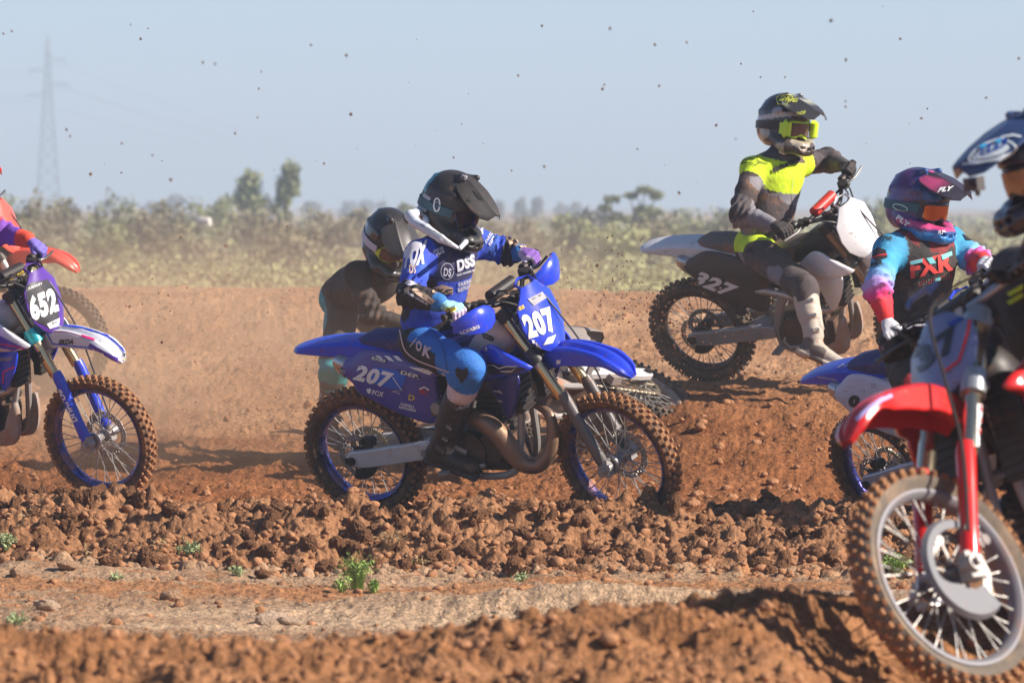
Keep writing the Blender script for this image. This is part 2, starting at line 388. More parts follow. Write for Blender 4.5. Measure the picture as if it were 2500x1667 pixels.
Zd+=CH+(onnear*.5+onberm)*.03*np.abs(fbm(X,Y,14,3,48))+onberm*.022*np.abs(fbm(X,Y,34,3,49))
def lerp(a,b,t): return np.array(a)*(1-t[...,None])+np.array(b)*t[...,None]
def gcol(X,Y,on):
    onnear,onberm,onflat,ontrack=on; n1=fbm(X,Y,1.5,4,80)+.5; n2=fbm(X,Y,7,3,81)+.5; n3=fbm(X*.5,Y,1.0,3,82)+.5
    c=lerp((.235,.088,.034),(.33,.135,.058),n1)                                    # moist orange brown track
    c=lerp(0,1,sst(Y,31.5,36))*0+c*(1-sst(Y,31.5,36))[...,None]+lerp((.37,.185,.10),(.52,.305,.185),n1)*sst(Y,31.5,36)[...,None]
    cf=lerp((.33,.20,.125),(.45,.295,.20),n1); k=sst(n3,.55,.72)*sst(Y,18,20)*(1-sst(Y,22.5,24)); cf=cf*(1-k)[...,None]+np.array((.54,.375,.26))*k[...,None]
    k=sst(n2*.4+n3*.6,.38,.30); cf=cf*(1-.7*k)[...,None]+np.array((.40,.17,.07))*.7*k[...,None]
    c=c*(1-onflat)[...,None]+cf*onflat[...,None]
    cb=lerp((.24,.115,.06),(.37,.19,.105),n1*.5+n2*.5); c=c*(1-onberm)[...,None]+cb*onberm[...,None]
    cn=lerp((.26,.115,.05),(.40,.20,.105),n1*.4+n2*.6); c=c*(1-onnear)[...,None]+cn*onnear[...,None]
    return c
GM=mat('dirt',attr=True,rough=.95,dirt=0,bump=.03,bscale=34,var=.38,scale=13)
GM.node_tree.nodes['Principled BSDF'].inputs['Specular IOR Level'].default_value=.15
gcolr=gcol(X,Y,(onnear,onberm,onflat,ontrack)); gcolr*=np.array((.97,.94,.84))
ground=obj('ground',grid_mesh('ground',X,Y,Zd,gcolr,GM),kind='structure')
def gz(x,y): 
    i=min(max(int(np.searchsorted(rows,y)),0),len(rows)-1); j=int(np.clip(((x/(.112*y+.55)+1)/2)*(NC-1),0,NC-1)); return float(Zd[i,j])
# wide plain out to the horizon
ax=np.sinh(np.linspace(-8.2,8.2,150)); ax=ax/ax[-1]*40000; ay=np.concatenate([[-40000,-3000,-400,-60,-20,0,6,10],np.arange(12,70,2.0),np.geomspace(71,45000,130)])
PX,PY=np.meshgrid(ax,ay); PZ=base_h(PX,np.maximum(PY,12.5)); PZ=np.where((np.abs(PX)<.112*PY+2.2)&(PY>10)&(PY<60),PZ-.45,PZ); PZ=np.where(np.abs(PX)>60,0,PZ)
PZ=PZ+np.where(PY>1500,6*sst(PY,1500,6000),0)*0
n=fbm(PX,PY*.5,.03,4,90)+.5; pc=np.array((1.0,.9,.75))*lerp((.27,.20,.115),(.42,.22,.12),sst(n,.45,.62)*.8); pc=np.where((PY<60)[...,None],np.array((.33,.15,.07)),pc)
plain=obj('plain',grid_mesh('plain',PX,PY,PZ,pc,GM),kind='structure')
# loose clods
def clod_mesh(name,seed,sub=2,m=None,rough=.28):
    bm=bmesh.new(); bmesh.ops.create_icosphere(bm,subdivisions=sub,radius=1); v=np.array([q.co[:] for q in bm.verts])
    r=np.random.default_rng(seed); v=v*(1+rough*snoise(v,2.2,seed)+rough*.9*np.abs(snoise(v,5.5,seed+9))+rough*.75*np.abs(snoise(v,12,seed+5))+rough*.4*np.abs(snoise(v,22,seed+6))-.15)[:,None]*r.uniform(.75,1.15,3)
    for q,c in zip(bm.verts,v): q.co=c
    me=bpy.data.meshes.new(name); bm.to_mesh(me); bm.free(); me.polygons.foreach_set('use_smooth',[True]*len(me.polygons)); me.set_sharp_from_angle(angle=math.radians(38))
    if m: me.materials.append(m)
    return me
CM=mat('clod_dirt',(.36,.172,.086),rough=.95,dirt=0,bump=.07,bscale=6,var=.25,scale=1.2); CM.node_tree.nodes['Principled BSDF'].inputs['Specular IOR Level'].default_value=.15
CL=[clod_mesh('clod',100+i,4,CM,.32) for i in range(10)]
r_=np.random.default_rng(17)
def clod_sites(n,d0,d1,wf,r0,r1,pw):
    d=r_.uniform(d0,d1,n); x=r_.uniform(-1,1,n)*(.105*d+.1); a,b=zones(x,d); k=wf(x,d,a,b); x=x[k];d=d[k]; return [(x[i],d[i],r0*(r1/r0)**(r_.random()**pw)) for i in range(len(x))]
sites=clod_sites(2600,26.2,28.2,lambda x,d,a,b:(d>b-1.3)&(d<b+.2),.010,.044,2.2)+clod_sites(900,14,18.5,lambda x,d,a,b:(d<a+.6),.009,.028,2.4)
sites+=clod_sites(500,19,26.6,lambda x,d,a,b:(d>a+1.4)&(d<b-.8),.006,.028,2.5)+clod_sites(700,28.1,33,lambda x,d,a,b:(d>b+.4),.008,.03,2)+clod_sites(700,33,43,lambda x,d,a,b:d>0,.008,.024,2.2)
sites.sort(key=lambda s:-s[2]/s[1]*(1 if 26<s[1]<28.3 else .6))
for i,(x,y,r) in enumerate(sites[:290]):
    o=obj('dirt_clod',CL[i%10],ground); o.location=(x,y,gz(x,y)+r*.25); o.rotation_euler=tuple(r_.uniform(0,6,3)); o.scale=(r,r*r_.uniform(.7,1),r*r_.uniform(.65,.95))
mb_v=[];mb_f=[];nn=0; small=[(np.array([q.co[:] for q in m.vertices]),np.array([p.vertices[:] for p in m.polygons])) for m in [clod_mesh('t',200+i,2,None,.34) for i in range(8)]]
for i,(x,y,r) in enumerate(sites[290:]):
    v,f=small[i%8]; q=Matrix.Rotation(r_.uniform(0,6.28),3,'Z')@Matrix.Rotation(r_.uniform(0,6.28),3,'X'); v=v@np.array(q).T*r*np.array((1,.85,.8))+(x,y,gz(x,y)+r*.2); mb_v.append(v); mb_f.append(f+nn); nn+=len(v)
V=np.concatenate(mb_v);Fc=np.concatenate(mb_f); me=bpy.data.meshes.new('loose_dirt'); me.from_pydata(V.tolist(),[],Fc.tolist()); me.polygons.foreach_set('use_smooth',[True]*len(Fc))
CM2=mat('crumb_dirt',(.37,.18,.09),rough=.95,dirt=0,bump=.008,bscale=80,var=.3,scale=14); CM2.node_tree.nodes['Principled BSDF'].inputs['Specular IOR Level'].default_value=.15; me.materials.append(CM2)
obj('loose_dirt_crumbs',me,kind='stuff',label='small loose crumbs and lumps of red brown dirt lying over the track and berms')
# ================================================================ VEGETATION
def leafmat(name,col,v=.25):
    m=mat(name,col,rough=.8,dirt=0,var=v,scale=.9); b=m.node_tree.nodes['Principled BSDF']; b.inputs['Specular IOR Level'].default_value=.2
    return m
def leaves(n,blobs,size,r,squash=1.0):
    """n leaf clusters (bent quads) spread through ellipsoid blobs (centre, radii)"""
    wts=np.array([b[1][0]*b[1][1]*b[1][2] for b in blobs])**.7; k=r.choice(len(blobs),n,p=wts/wts.sum()); C=np.array([b[0] for b in blobs])[k]; R=np.array([b[1] for b in blobs])[k]
    d=r.normal(size=(n,3)); d/=np.linalg.norm(d,axis=1)[:,None]; c=C+d*R*(r.random((n,1))**.38)*(1+.15*r.normal(size=(n,1)))
    a=r.normal(size=(n,3)); a/=np.linalg.norm(a,axis=1)[:,None]; b=np.cross(a,r.normal(size=(n,3))); b/=np.linalg.norm(b,axis=1)[:,None]; s=size*r.uniform(.5,1.4,(n,1))
    V=np.stack([c-a*s,c+b*s*.45,c+a*s,c-b*s*.45+a*s*.2],1).reshape(-1,3); Fq=np.arange(n*4).reshape(n,4); return V,Fq
def me_from(V,Fq,name,m):
    me=bpy.data.meshes.new(name); me.from_pydata(V.tolist(),[],Fq.tolist()); me.materials.append(m); return me
LM=[leafmat('leaf_olive',(.27,.28,.13)),leafmat('leaf_brown',(.29,.25,.15)),leafmat('leaf_yellow',(.38,.38,.18)),leafmat('leaf_grey',(.20,.20,.17))]
BARK=mat('bark',(.16,.12,.09),rough=.9,dirt=.1,bump=.01,bscale=30)
def tree(px,top,wid,d,kind,name,label,cat,blobs=None,trunk=True,n=900,seed=0,group=None,dense=1.0,bot=None):
    """px,top,wid in the 2352-wide view; crown blobs in units of tree height / width"""
    r=np.random.default_rng(seed); p=Q(px,top,d); g=float(base_h(p[0],d)); h=p[2]-g; wd=wid*1.063/F*d
    root=obj(name,None,None,Matrix.Translation((p[0],d,g)),label=label,cat=cat,group=group)
    if blobs is None:
        m=r.integers(5,9); blobs=[((r.uniform(-.32,.32)*wd,r.uniform(-.3,.3)*wd,h*r.uniform(.35,.78)),(wd*r.uniform(.16,.28),wd*.25,h*r.uniform(.14,.24))) for _ in range(m)]+[((0,0,h*.35),(wd*.42,wd*.35,h*.33)),((r.uniform(-.1,.1)*wd,0,h*.82),(wd*.16,wd*.15,h*.16))]
    else: blobs=[((a*wd,0*wd+r.uniform(-.1,.1)*wd,b*h),(c*wd,c*wd,e*h)) for a,b,c,e in blobs]
    sz=max(.05,d*.00042)*1.2
    V,Fq=leaves(int(n*dense),blobs,sz,r); obj('crown',me_from(V,Fq,'crown',LM[kind]),root)
    mb=MB(); 
    if trunk:
        tr=.045*h
        mb.tube([(0,0,-.2),(.03*wd,0,h*.25),(-.02*wd,0,h*.5),(0,0,h*.8)],[tr,tr*.8,tr*.5,tr*.15],7)
        for b in blobs: 
            z0=r.uniform(.15,.45)*h; mb.tube([(0,0,z0),tuple(np.array([b[0][0]*.55,b[0][1]*.5,(z0+b[0][2])/2-.05*h])),b[0]],[tr*.5,tr*.33,tr*.1],5)
    else:
        for q in range(5): a=r.uniform(0,6.28); mb.tube([(0,0,-.1),(math.cos(a)*wd*.12,math.sin(a)*wd*.1,h*.35),(math.cos(a)*wd*.25,math.sin(a)*wd*.2,h*.7)],[.03*h,.02*h,.008*h],5)
    mk('trunk' if trunk else 'stem',mb,BARK,root)
    return root
tree(575,384,78,240,0,'gum_tree','left of the two tall rounded gum trees on the scrub horizon','tree',[(0,.82,.36,.14),(-.12,.64,.42,.15),(.12,.55,.44,.17),(0,.35,.32,.14),(-.45,.42,.1,.05),(.05,.2,.25,.12)],n=2600,seed=1)
tree(655,364,66,240,0,'gum_tree','right and taller of the two gum trees on the scrub horizon, leaning crown','tree',[(.18,.86,.30,.11),(.1,.70,.42,.13),(-.05,.55,.30,.08),(-.35,.47,.15,.05),(.0,.38,.28,.07),(-.15,.24,.4,.07)],n=2200,seed=2)
tree(1470,426,108,230,0,'gum_tree','open branched gum tree with flat sparse crown left of the white bike','tree',[(.1,.93,.2,.06),(.33,.85,.15,.07),(-.2,.86,.17,.05),(.1,.62,.25,.10),(-.28,.52,.14,.05),(.38,.62,.15,.06),(.02,.4,.3,.16),(.2,.25,.3,.15)],n=2000,seed=3)
tree(1405,440,60,230,0,'gum_tree','slim one sided gum tree left of the open branched gum tree','tree',[(0,.88,.3,.06),(-.25,.74,.22,.06),(.2,.6,.3,.07),(.0,.42,.3,.05)],n=800,seed=4)
lab_=lab=['olive','brown','yellowish','grey']
bl=[(20,436,110,190,0),(95,425,84,190,1),(150,446,70,210,1),(258,430,112,200,0),(330,470,80,190,1),(385,452,80,220,1),(445,448,95,210,0),(505,440,90,230,0),(600,468,110,180,1),(700,462,120,190,1),(760,472,100,190,1),(825,470,80,230,1),(890,476,100,210,1),(930,462,70,260,0),(1220,492,90,190,1),(1310,486,90,190,0),(1350,474,70,240,3),(1415,505,110,170,2),(1530,480,100,210,1),(1600,470,150,200,0),(1660,480,90,200,1),(1500,500,110,180,1),(2015,446,60,220,0),(2200,520,120,170,1),(2150,515,80,190,0),(1120,500,90,190,1),(640,500,140,150,1),(240,500,120,150,0),(400,505,150,150,1),(60,490,130,150,1),(1000,505,120,160,2),(1640,520,140,150,1)]
ORD='first second third fourth fifth sixth seventh eighth ninth tenth eleventh twelfth thirteenth fourteenth fifteenth sixteenth seventeenth eighteenth nineteenth twentieth'.split()
def nth(i,n): return (ORD[i]+' from the left') if i<n/2 and i<20 else ((ORD[n-1-i]+' from the right') if n-1-i<20 else 'middle')
bl.sort(key=lambda b:b[0])
for i,(x,t,wd,d,k) in enumerate(bl): tree(x,t,wd*1.4,d,k,'scrub_bush','%s %s bush on the plain, %s of the bushes behind the riders'%(lab_[k],'wide' if wd>100 else 'narrow',nth(i,len(bl))),'bush',trunk=False,n=1100,seed=20+i,group='rounded bushes of the plain behind the riders')
fl=[(150,455,30,800,3),(400,443,30,900,3),(415,447,20,900,3),(720,460,40,900,3),(800,458,60,900,3),(840,455,40,1000,3),(1145,457,26,700,3),(1195,452,34,700,3),(1232,452,36,700,3),(1290,462,36,900,3),(1320,463,30,900,3),(1380,470,30,900,3),(1565,480,40,900,3),(620,452,40,900,3),(880,462,30,900,3),(350,460,50,900,3),(240,462,40,900,3),(1660,478,40,800,3),(2250,500,40,800,3)]
fl.sort(key=lambda b:b[0])
for i,(x,t,wd,d,k) in enumerate(fl): tree(x,t,wd,d,k,'distant_tree','small hazy tree on the horizon, %s among the far trees'%nth(i,len(fl)),'tree',n=300,seed=70+i,group='far small trees along the horizon',dense=1.2)
# scrub sheet of low bushes
r_=np.random.default_rng(5); VV=[];FF=[];nn=0
for kind,num in ((2,1500),(0,520),(1,420)):
    VV=[];FF=[];nn=0
    for i in range(num):
        d=62+ (r_.random()**1.5)*420; x=r_.uniform(-1,1)*(.105*d+2); 
        if kind==1 and d<120 and r_.random()<.8: continue
        g=float(base_h(x,d)); s=r_.uniform(.35,.8)*(1+d/700)*(1.3 if kind==1 and d>150 else 1); v,f=leaves(42 if d<200 else 26,[((x,d,g+s*.4),(s*1.2,s,s*.5)),((x+r_.uniform(-.6,.6),d,g+s*.6),(s*.7,s*.6,s*.45))],max(.05,d*.00055),r_)
        VV.append(v);FF.append(f+nn);nn+=len(v)
    obj('low_scrub',me_from(np.concatenate(VV),np.concatenate(FF),'low_scrub',LM[kind]),kind='stuff',label='low %s scrub covering the plain behind the dirt bank'%lab[kind])
# ================================================================ POWER LINE
STEEL=mat('galvanised_steel',(.13,.13,.14),rough=.6,metal=.3,dirt=0)
def pylon(px,top,d,hh,label,wpx=60,arms=True):
    p=Q(px,top,d); g=p[2]-hh; root=obj('pylon',None,None,Matrix.Translation((p[0],d,g)),label=label,cat='pylon',group='pylons of the far power line'); mb=MB(); hw=wpx*1.063/F*d/2
    def wz(z): t=z/hh; return hw*((1-t)**1.3*.82+.10) if t<.93 else hw*.1*(1-t)/.07+.05
    zs=[0,.09,.18,.27,.36,.44,.52,.60,.67,.74,.80,.86,.92,1.0]; tk=d/F*2.3
    for i in range(len(zs)-1):
        a,b=zs[i]*hh,zs[i+1]*hh; wa,wb=wz(a),wz(b); ca=[(-wa,-wa,a),(wa,-wa,a),(wa,wa,a),(-wa,wa,a)]; cb=[(-wb,-wb,b),(wb,-wb,b),(wb,wb,b),(-wb,wb,b)]
        for q in range(4):
            mb.tube([ca[q],cb[q]],tk*.9,4); mb.tube([ca[q],cb[(q+1)%4]],tk*.45,4); mb.tube([ca[(q+1)%4],cb[q]],tk*.45,4); mb.tube([cb[q],cb[(q+1)%4]],tk*.45,4)
    mk('lattice_mast',mb,STEEL,root,smooth=0); tips=[]
    for z,l in ((.72,1.15),(.80,-1.0),(.66,-1.2),(.86,.95) ) if arms else ((.7,1.1),(.8,-1)):
        m2=MB(); zz=z*hh; e=(l*hw*1.4,0,zz); m2.tube([(0,0,zz+hh*.02),e],tk*.6,4); m2.tube([(0,0,zz-hh*.015),e],tk*.6,4); m2.tube([e,(e[0],0,zz-hh*.03)],tk*.5,4); mk('cross_arm',m2,STEEL,root,smooth=0); tips.append(np.array((p[0]+e[0],d,g+zz-hh*.03)))
    return tips
t1=pylon(110,82,1460,45,'tall lattice power pylon in haze at the left')
t2=pylon(1026,350,4700,44,'faint tiny far pylon on the horizon above the helmets',wpx=14,arms=True)
for i,(a,b) in enumerate(zip(t1,t2)):
    mb=MB(); t=np.linspace(0,1,60)[:,None]; p=a*(1-t)+b*t; p[:,2]-=(4*t*(1-t))[:,0]*12*(1 if i%2 else .7); mb.tube(p,np.linspace(.07,.2,60),4); mk('power_line',mb,STEEL,label='thin power line from the pylon into the haze, %s of four'%('second highest','third highest','lowest','highest')[('0123'.index(str(i)))],cat='power line',group='power lines between the pylons',smooth=0)
    mb=MB(); q=a+np.array((-260,-200,-2.)); p=a*(1-t)+q*t; p[:,2]-=(4*t*(1-t))[:,0]*9; mb.tube(p,.07,4); mk('power_line',mb,STEEL,label='thin power line from the lattice pylon to the left edge, %s of four'%('third highest','second highest','lowest','highest')[i],cat='power line',group='power lines left of the pylon',smooth=0)
# rusty white tank in the scrub
p=Q(468,497,140); mb=MB(); WT=mat('old_white_paint',(.75,.72,.68),rough=.7,dirt=.3)
mb.lathe([(.0,-.17),(.09,-.17),(.10,-.15),(.10,.15),(.09,.17),(0,.17)],18); mb.box((.05,0,-.09),(.3,.3,.03)); mk('drum',mb,WT,None,Matrix.Translation((p[0],140,p[2]-.12))@Matrix.Rotation(1.2,4,'Z'),label='small white metal drum lying in the scrub on the left',cat='drum')

# dry litter on the sandy strip
r_=np.random.default_rng(8); lf=[]
for i in range(7000):
    d=r_.uniform(19,27); x=r_.uniform(-1,1)*(.1*d+.1); a,b=zones(np.array(x),np.array(d))
    if not (d>a+1.2 and d<b-.55) or fbm(np.array(x),np.array(d),1.2,2,33)<-.12: continue
    z=gz(x,d); an=r_.uniform(0,6.28); L_=r_.uniform(.008,.035); c=np.array([x,d,z+.003]); e=np.array([math.cos(an)*L_,math.sin(an)*L_,r_.uniform(0,.016)]); wv=np.array([-math.sin(an),math.cos(an),.5])*.0012; lf.append([c,c+e*.5+wv,c+e,c+e*.5-wv])
V=np.array(lf).reshape(-1,3); obj('dry_grass_litter',me_from(V,np.arange(len(V)).reshape(-1,4),'dry_grass_litter',mat('litter',(.24,.18,.09),rough=.9,dirt=0,var=.4,scale=3)),kind='stuff',label='dry grass blades and twigs littered over the sandy strip between the berms')
# ================================================================ MOTOCROSS BIKES
def tyre_mats():
    m=mat('muddy_tyre',(.018,.017,.016),rough=.75,dirt=.5,bump=.004,bscale=70,dcol=(.30,.135,.055,1),scale=11); k=mat('muddy_knob',(.10,.055,.03),rough=.85,dirt=.95,bump=.004,bscale=90,dcol=(.37,.17,.07,1),scale=9)
    return m,k
TM,KM=tyre_mats()
TMc=mat('dusty_tyre',(.03,.028,.026),rough=.8,dirt=.35,bump=.003,bscale=70,dcol=(.33,.20,.12,1)); 
SPK=mat('spoke_steel',(.42,.41,.39),rough=.5,metal=.5,dirt=.15); SWG=mat('pale_aluminium',(.68,.66,.65),rough=.5,metal=.2,dirt=.2,scale=12); ALU=mat('cast_aluminium',(.34,.33,.32),rough=.5,metal=.25,dirt=.22,scale=12); BLK=mat('black_plastic',(.012,.012,.013),rough=.5,dirt=.10); RUB=mat('black_rubber',(.015,.015,.015),rough=.8,dirt=.12)
CHR=mat('bright_steel',(.62,.61,.60),rough=.38,metal=.9,dirt=.06); ENG=mat('engine_cover',(.055,.052,.05),rough=.42,metal=.5,dirt=.24); PIPE=mat('burnt_pipe_steel',(.20,.14,.10),rough=.42,metal=.55,dirt=.55,dcol=(.34,.19,.11,1)); SIL=mat('silencer_metal',(.48,.47,.46),rough=.35,metal=.6,dirt=.15)
DSC=mat('brake_steel',(.34,.32,.30),rough=.5,metal=.6,dirt=.1); CHN=mat('chain_metal',(.35,.30,.22),rough=.4,metal=.8,dirt=.2)
WHT=mat('white_plastic',(.84,.84,.84),rough=.38,dirt=.05,speck=.35); GOLD=mat('fork_gold',(.62,.44,.22),rough=.22,metal=.85,dirt=.06,speck=.3)
WM={}
def wheel_meshes(key,R,rr,hw,tread,kn=1.0):
    if key in WM: return WM[key]
    d={}
    mb=MB(); prof=[(rr-.001,.022),(rr+.010,.026),(rr+.022,hw*.86),(rr+.042,hw),(R-.030,hw*.93),(R-.018,hw*.72),(R-.012,hw*.3),(R-.012,-hw*.3),(R-.018,-hw*.72),(R-.030,-hw*.93),(rr+.042,-hw),(rr+.022,-hw*.86),(rr+.010,-.026),(rr-.001,-.022),(rr+.004,0)]
    mb.lathe(prof,72,closed=True); N=48 if R>.342 else 44
    d['tyre']=mb.mesh('tyre',tread[0]); mb=MB()
    for i in range(N):
        for j,(yy,rb,tilt,sx,sy,off) in enumerate([(0,R-.013,0,.021,hw*.42,0),(hw*.50,R-.016,.35,.020,hw*.34,.5),(-hw*.50,R-.016,-.35,.020,hw*.34,.5),(hw*.88,R-.027,.85,.023,hw*.30,.02),(-hw*.88,R-.027,-.85,.023,hw*.30,.02)]):
            a=(i+off)*2*math.pi/N; er=np.array([math.cos(a),0,math.sin(a)]); et=np.array([-math.sin(a),0,math.cos(a)]); ey=np.array([0,1,0]); n=er*math.cos(tilt)+ey*math.sin(tilt); s=ey*math.cos(tilt)-er*math.sin(tilt)
            Rm=np.stack([et,s,n],1); hgt=.019*(1 if j<3 else .9); mb.box(er*rb+ey*yy+n*hgt*.35,(sx*kn,sy,hgt),Rm,taper=.82)
    d['tread']=mb.mesh('tread_knobs',tread[1],smooth=0)
    mb=MB(); mb.lathe([(rr+.006,.030),(rr+.006,.026),(rr-.004,.023),(rr-.012,.012),(rr-.016,0),(rr-.012,-.012),(rr-.004,-.023),(rr+.006,-.026),(rr+.006,-.030),(rr-.003,-.031),(rr-.010,-.026),(rr-.020,-.013),(rr-.022,0),(rr-.020,.013),(rr-.010,.026),(rr-.003,.031)],72,closed=True); d['rim']=mb
    mb=MB(); a=.42; mb.tube([(.033*math.cos(a),.034,.033*math.sin(a)),((rr-.02),.006,0)],.0024,6); mb.tube([((rr-.045),.0085,.003),((rr-.018),.006,0)],.0032,6); d['s1']=mb.mesh('spoke',SPK)
    mb=MB(); mb.tube([(.033*math.cos(a),.034,-.033*math.sin(a)),((rr-.02),.006,0)],.0024,6); mb.tube([((rr-.045),.0085,-.003),((rr-.018),.006,0)],.0032,6); d['s2']=mb.mesh('spoke',SPK)
    mb=MB(); mb.lathe([(.012,-.075),(.022,-.073),(.022,-.048),(.036,-.044),(.038,-.036),(.024,-.028),(.021,0),(.024,.028),(.038,.036),(.036,.044),(.022,.048),(.022,.073),(.012,.075)],24); d['hub']=mb
    WM[key]=d; return d
def disc_mesh(r,name='brake_disc'):
    mb=MB(); n=84; rs=[r*.74,r*.80,r*.865,r*.93,r]
    for k,rad in enumerate(range(4)):
        for i in range(n):
            if (k in(1,2)) and (i+k*2)%4==0: continue
            a0=i*2*math.pi/n; a1=(i+1)*2*math.pi/n; wv=1+.018*math.sin(i*2*math.pi/n*12) if k==3 else 1
            q=[]
            for y in(-.002,.002):
                for (rr_,aa) in ((rs[k],a0),(rs[k],a1),(rs[k+1]*wv,a1),(rs[k+1]*wv,a0)): q.append((rr_*math.cos(aa),y,rr_*math.sin(aa)))
            mb.add(q,[(0,1,2,3),(7,6,5,4),(0,3,7,4),(1,5,6,2)]+([(2,6,7,3)] if k==3 else [])+([(0,4,5,1)] if k==0 else []))
    for i in range(6):
        a=i*math.pi/3; mb.tube([(.03*math.cos(a),0,.03*math.sin(a)),(r*.77*math.cos(a+.3),0,r*.77*math.sin(a+.3))],[.007,.005],5)
    return mb.mesh(name,DSC,smooth=0)
DM={}
def wheel(root,name,mat4,R,rr,hw,rimm,spin=0,disc=None,discy=.06,tread=None,hubm=None,nsp=36,sprk=False,cush=False,dguard=None,spokes=True):
    tread=tread or (TM,KM); key=(R,rr,hw,tread[0].name); d=wheel_meshes(key,R,rr,hw,tread)
    wroot=obj(name,None,root,mat4@Matrix.Rotation(spin,4,'Y'))
    obj('tyre',d['tyre'],wroot); obj('tread_knobs',d['tread'],wroot); mk('rim',d['rim'],rimm,wroot); mk('hub',d['hub'],hubm or ALU,wroot)
    if spokes:
        for i in range(nsp):
            s=1 if i%2 else -1; o=obj('spoke',d['s1'] if (i//2)%2 else d['s2'],wroot); o.rotation_euler=(0,i*2*math.pi/nsp,0); o.scale=(1,s,1)
    if disc: 
        if disc not in DM: DM[disc]=disc_mesh(disc)
        o=obj('brake_disc',DM[disc],wroot); o.location=(0,discy,0)
    if sprk:
        mb=MB(); n=48; pr=[]; r1,r2=.108,.116
        for y in(-.003,.003):
            for i in range(n*2): a=i*math.pi/n; rr_=r2 if i%2 else r1; pr.append((rr_*math.cos(a),.052+y,rr_*math.sin(a)))
            for i in range(n*2): a=i*math.pi/n; pr.append((.088*math.cos(a),.052+y,.088*math.sin(a)))
        m2=n*2; f=[]
        for i in range(m2):
            j=(i+1)%m2; f+=[(i,j,m2+j,m2+i),(2*m2+i,3*m2+i,3*m2+j,2*m2+j),(i,2*m2+i,2*m2+j,j)]
        mb.add(pr,f)
        for i in range(6): a=i*math.pi/3; mb.tube([(.03*math.cos(a),.052,.03*math.sin(a)),(.09*math.cos(a+.2),.052,.09*math.sin(a+.2))],.008,5)
        mk('sprocket',mb,CHN,wroot,smooth=0)
    return wroot
def bike(label,px,py,d,h,roll,pitch=0,steer=0,anchor=(0,0,0),main=None,side=None,rad2=None,plate=None,rim=None,forkm=None,guardm=None,seat=None,tankm=None,handguards=None,twostroke=False,bend=0,spin=(0,0),tread=None,padm=None,rearfm=None,ffm=None,padk=None,hubm=None,clampm=None,shock=None,drop=0,platedx=0,platetop=.905,rimr=None,group=None,swing=None,frontonly=False,dg=None,pipem=None,engm=None):
    h,roll,pitch=[math.radians(q) for q in (h,roll,pitch)]
    f=np.array([math.cos(h),math.sin(h),0]); l=np.array([-f[1],f[0],0]); z=np.array([0,0,1.]); f2=f*math.cos(pitch)+z*math.sin(pitch); u=np.cross(f2,l); l2=l*math.cos(roll)+u*math.sin(roll); u2=np.cross(f2,l2)
    Rm=np.stack([f2,l2,u2],1); o=P(px,py,d)-Rm@np.array(anchor,float); base=np.array([.73,0,-.345])
    M4=Matrix(Rm.tolist()).to_4x4(); M4.translation=Vector(o)
    root=obj('dirt_bike',None,None,M4@Matrix.Translation(base.tolist()),label=label,cat='motorcycle'); T0=Matrix.Translation((-base).tolist())
    B={'root':root,'M':M4}; forkm=forkm or GOLD; ffm=ffm or main; rearfm=rearfm or main
    # steering matrix about the head axis
    hp=Vector((1.02,0,.80)); axs=Vector((-.454,0,.891)); S=Matrix.Translation(hp)@Matrix.Rotation(math.radians(-steer),4,axs)@Matrix.Translation(-hp); TS=T0@S; B['TS']=M4@S
    def part(name,mb,m,mt=T0,smooth=40,par=None): 
        o=mk(name,mb,m,par or root,mt if par is None else None,smooth); B.setdefault(name,[]).append(o); return o
    both=(-1,1)
    # wheels
    B['fw']=wheel(root,'front_wheel',TS@Matrix.Translation((1.475,0,0)),.350,.276,.043,rim,spin[0],disc=.128,discy=.060,tread=tread,hubm=hubm)
    B['rw']=wheel(root,'rear_wheel',T0,.342,.252,.055,rimr or rim,spin[1],disc=.112,discy=-.062,tread=tread,hubm=hubm,sprk=True)
    # fork
    for s in both:
        y=.101*s; mb=MB(); mb.tube([(1.035,y,.800),(1.050,y,.770),(1.052,y,.768),(1.292,y,.362)],[.027,.027,.0285,.0285],16); mb.tube([(1.028,y,.812),(1.036,y,.797)],[.022,.029],16); part('fork_tube',mb,forkm,TS)
        mb=MB(); mb.tube([(1.288,y,.37),(1.440,y,.05)],.0215,12); part('fork_slider',mb,CHR,TS)
        # guard: lofted shell round the slider
        loops=[]
        for t,wd,dp in ((0,.027,.030),(.10,.031,.036),(.35,.030,.034),(.7,.029,.032),(.93,.030,.036),(1,.024,.028)):
            c=np.array([1.285+(1.445-1.285)*t+.008,y,.385+(.015-.385)*t]); a=np.arange(14)*2*math.pi/14; nrm=np.array([.905,0,.425])
            loops.append(c+np.cos(a)[:,None]*np.array([0,1,0])*wd+np.sin(a)[:,None]*nrm*dp*np.where(np.sin(a)>0,1,.75)[:,None])
        mb=MB(); mb.loft(loops); part('fork_guard',mb,guardm or BLK,TS)
        mb=MB(); mb.box((1.462,y,.0),(.065,.052,.085),taper=.8); mb.lathe([(.0,-.02),(.026,-.02),(.028,-.01),(.028,.03),(0,.03)],16,c=(1.475,y*1.12,0)); mb.lathe([(.0,-.03),(.013,-.03),(.013,.03),(0,.03)],8,c=(1.475,y*1.28,0)); part('axle_clamp',mb,ALU,TS)
    mb=MB(); mb.tube([(1.475,-.14,0),(1.475,.14,0)],.011,10,up=(0,0,1)); mb.lathe([(0,-.006),(.05,-.004),(.052,.004),(0,.006)],24,c=(1.475,-.068,0)); part('front_axle',mb,CHR,TS)
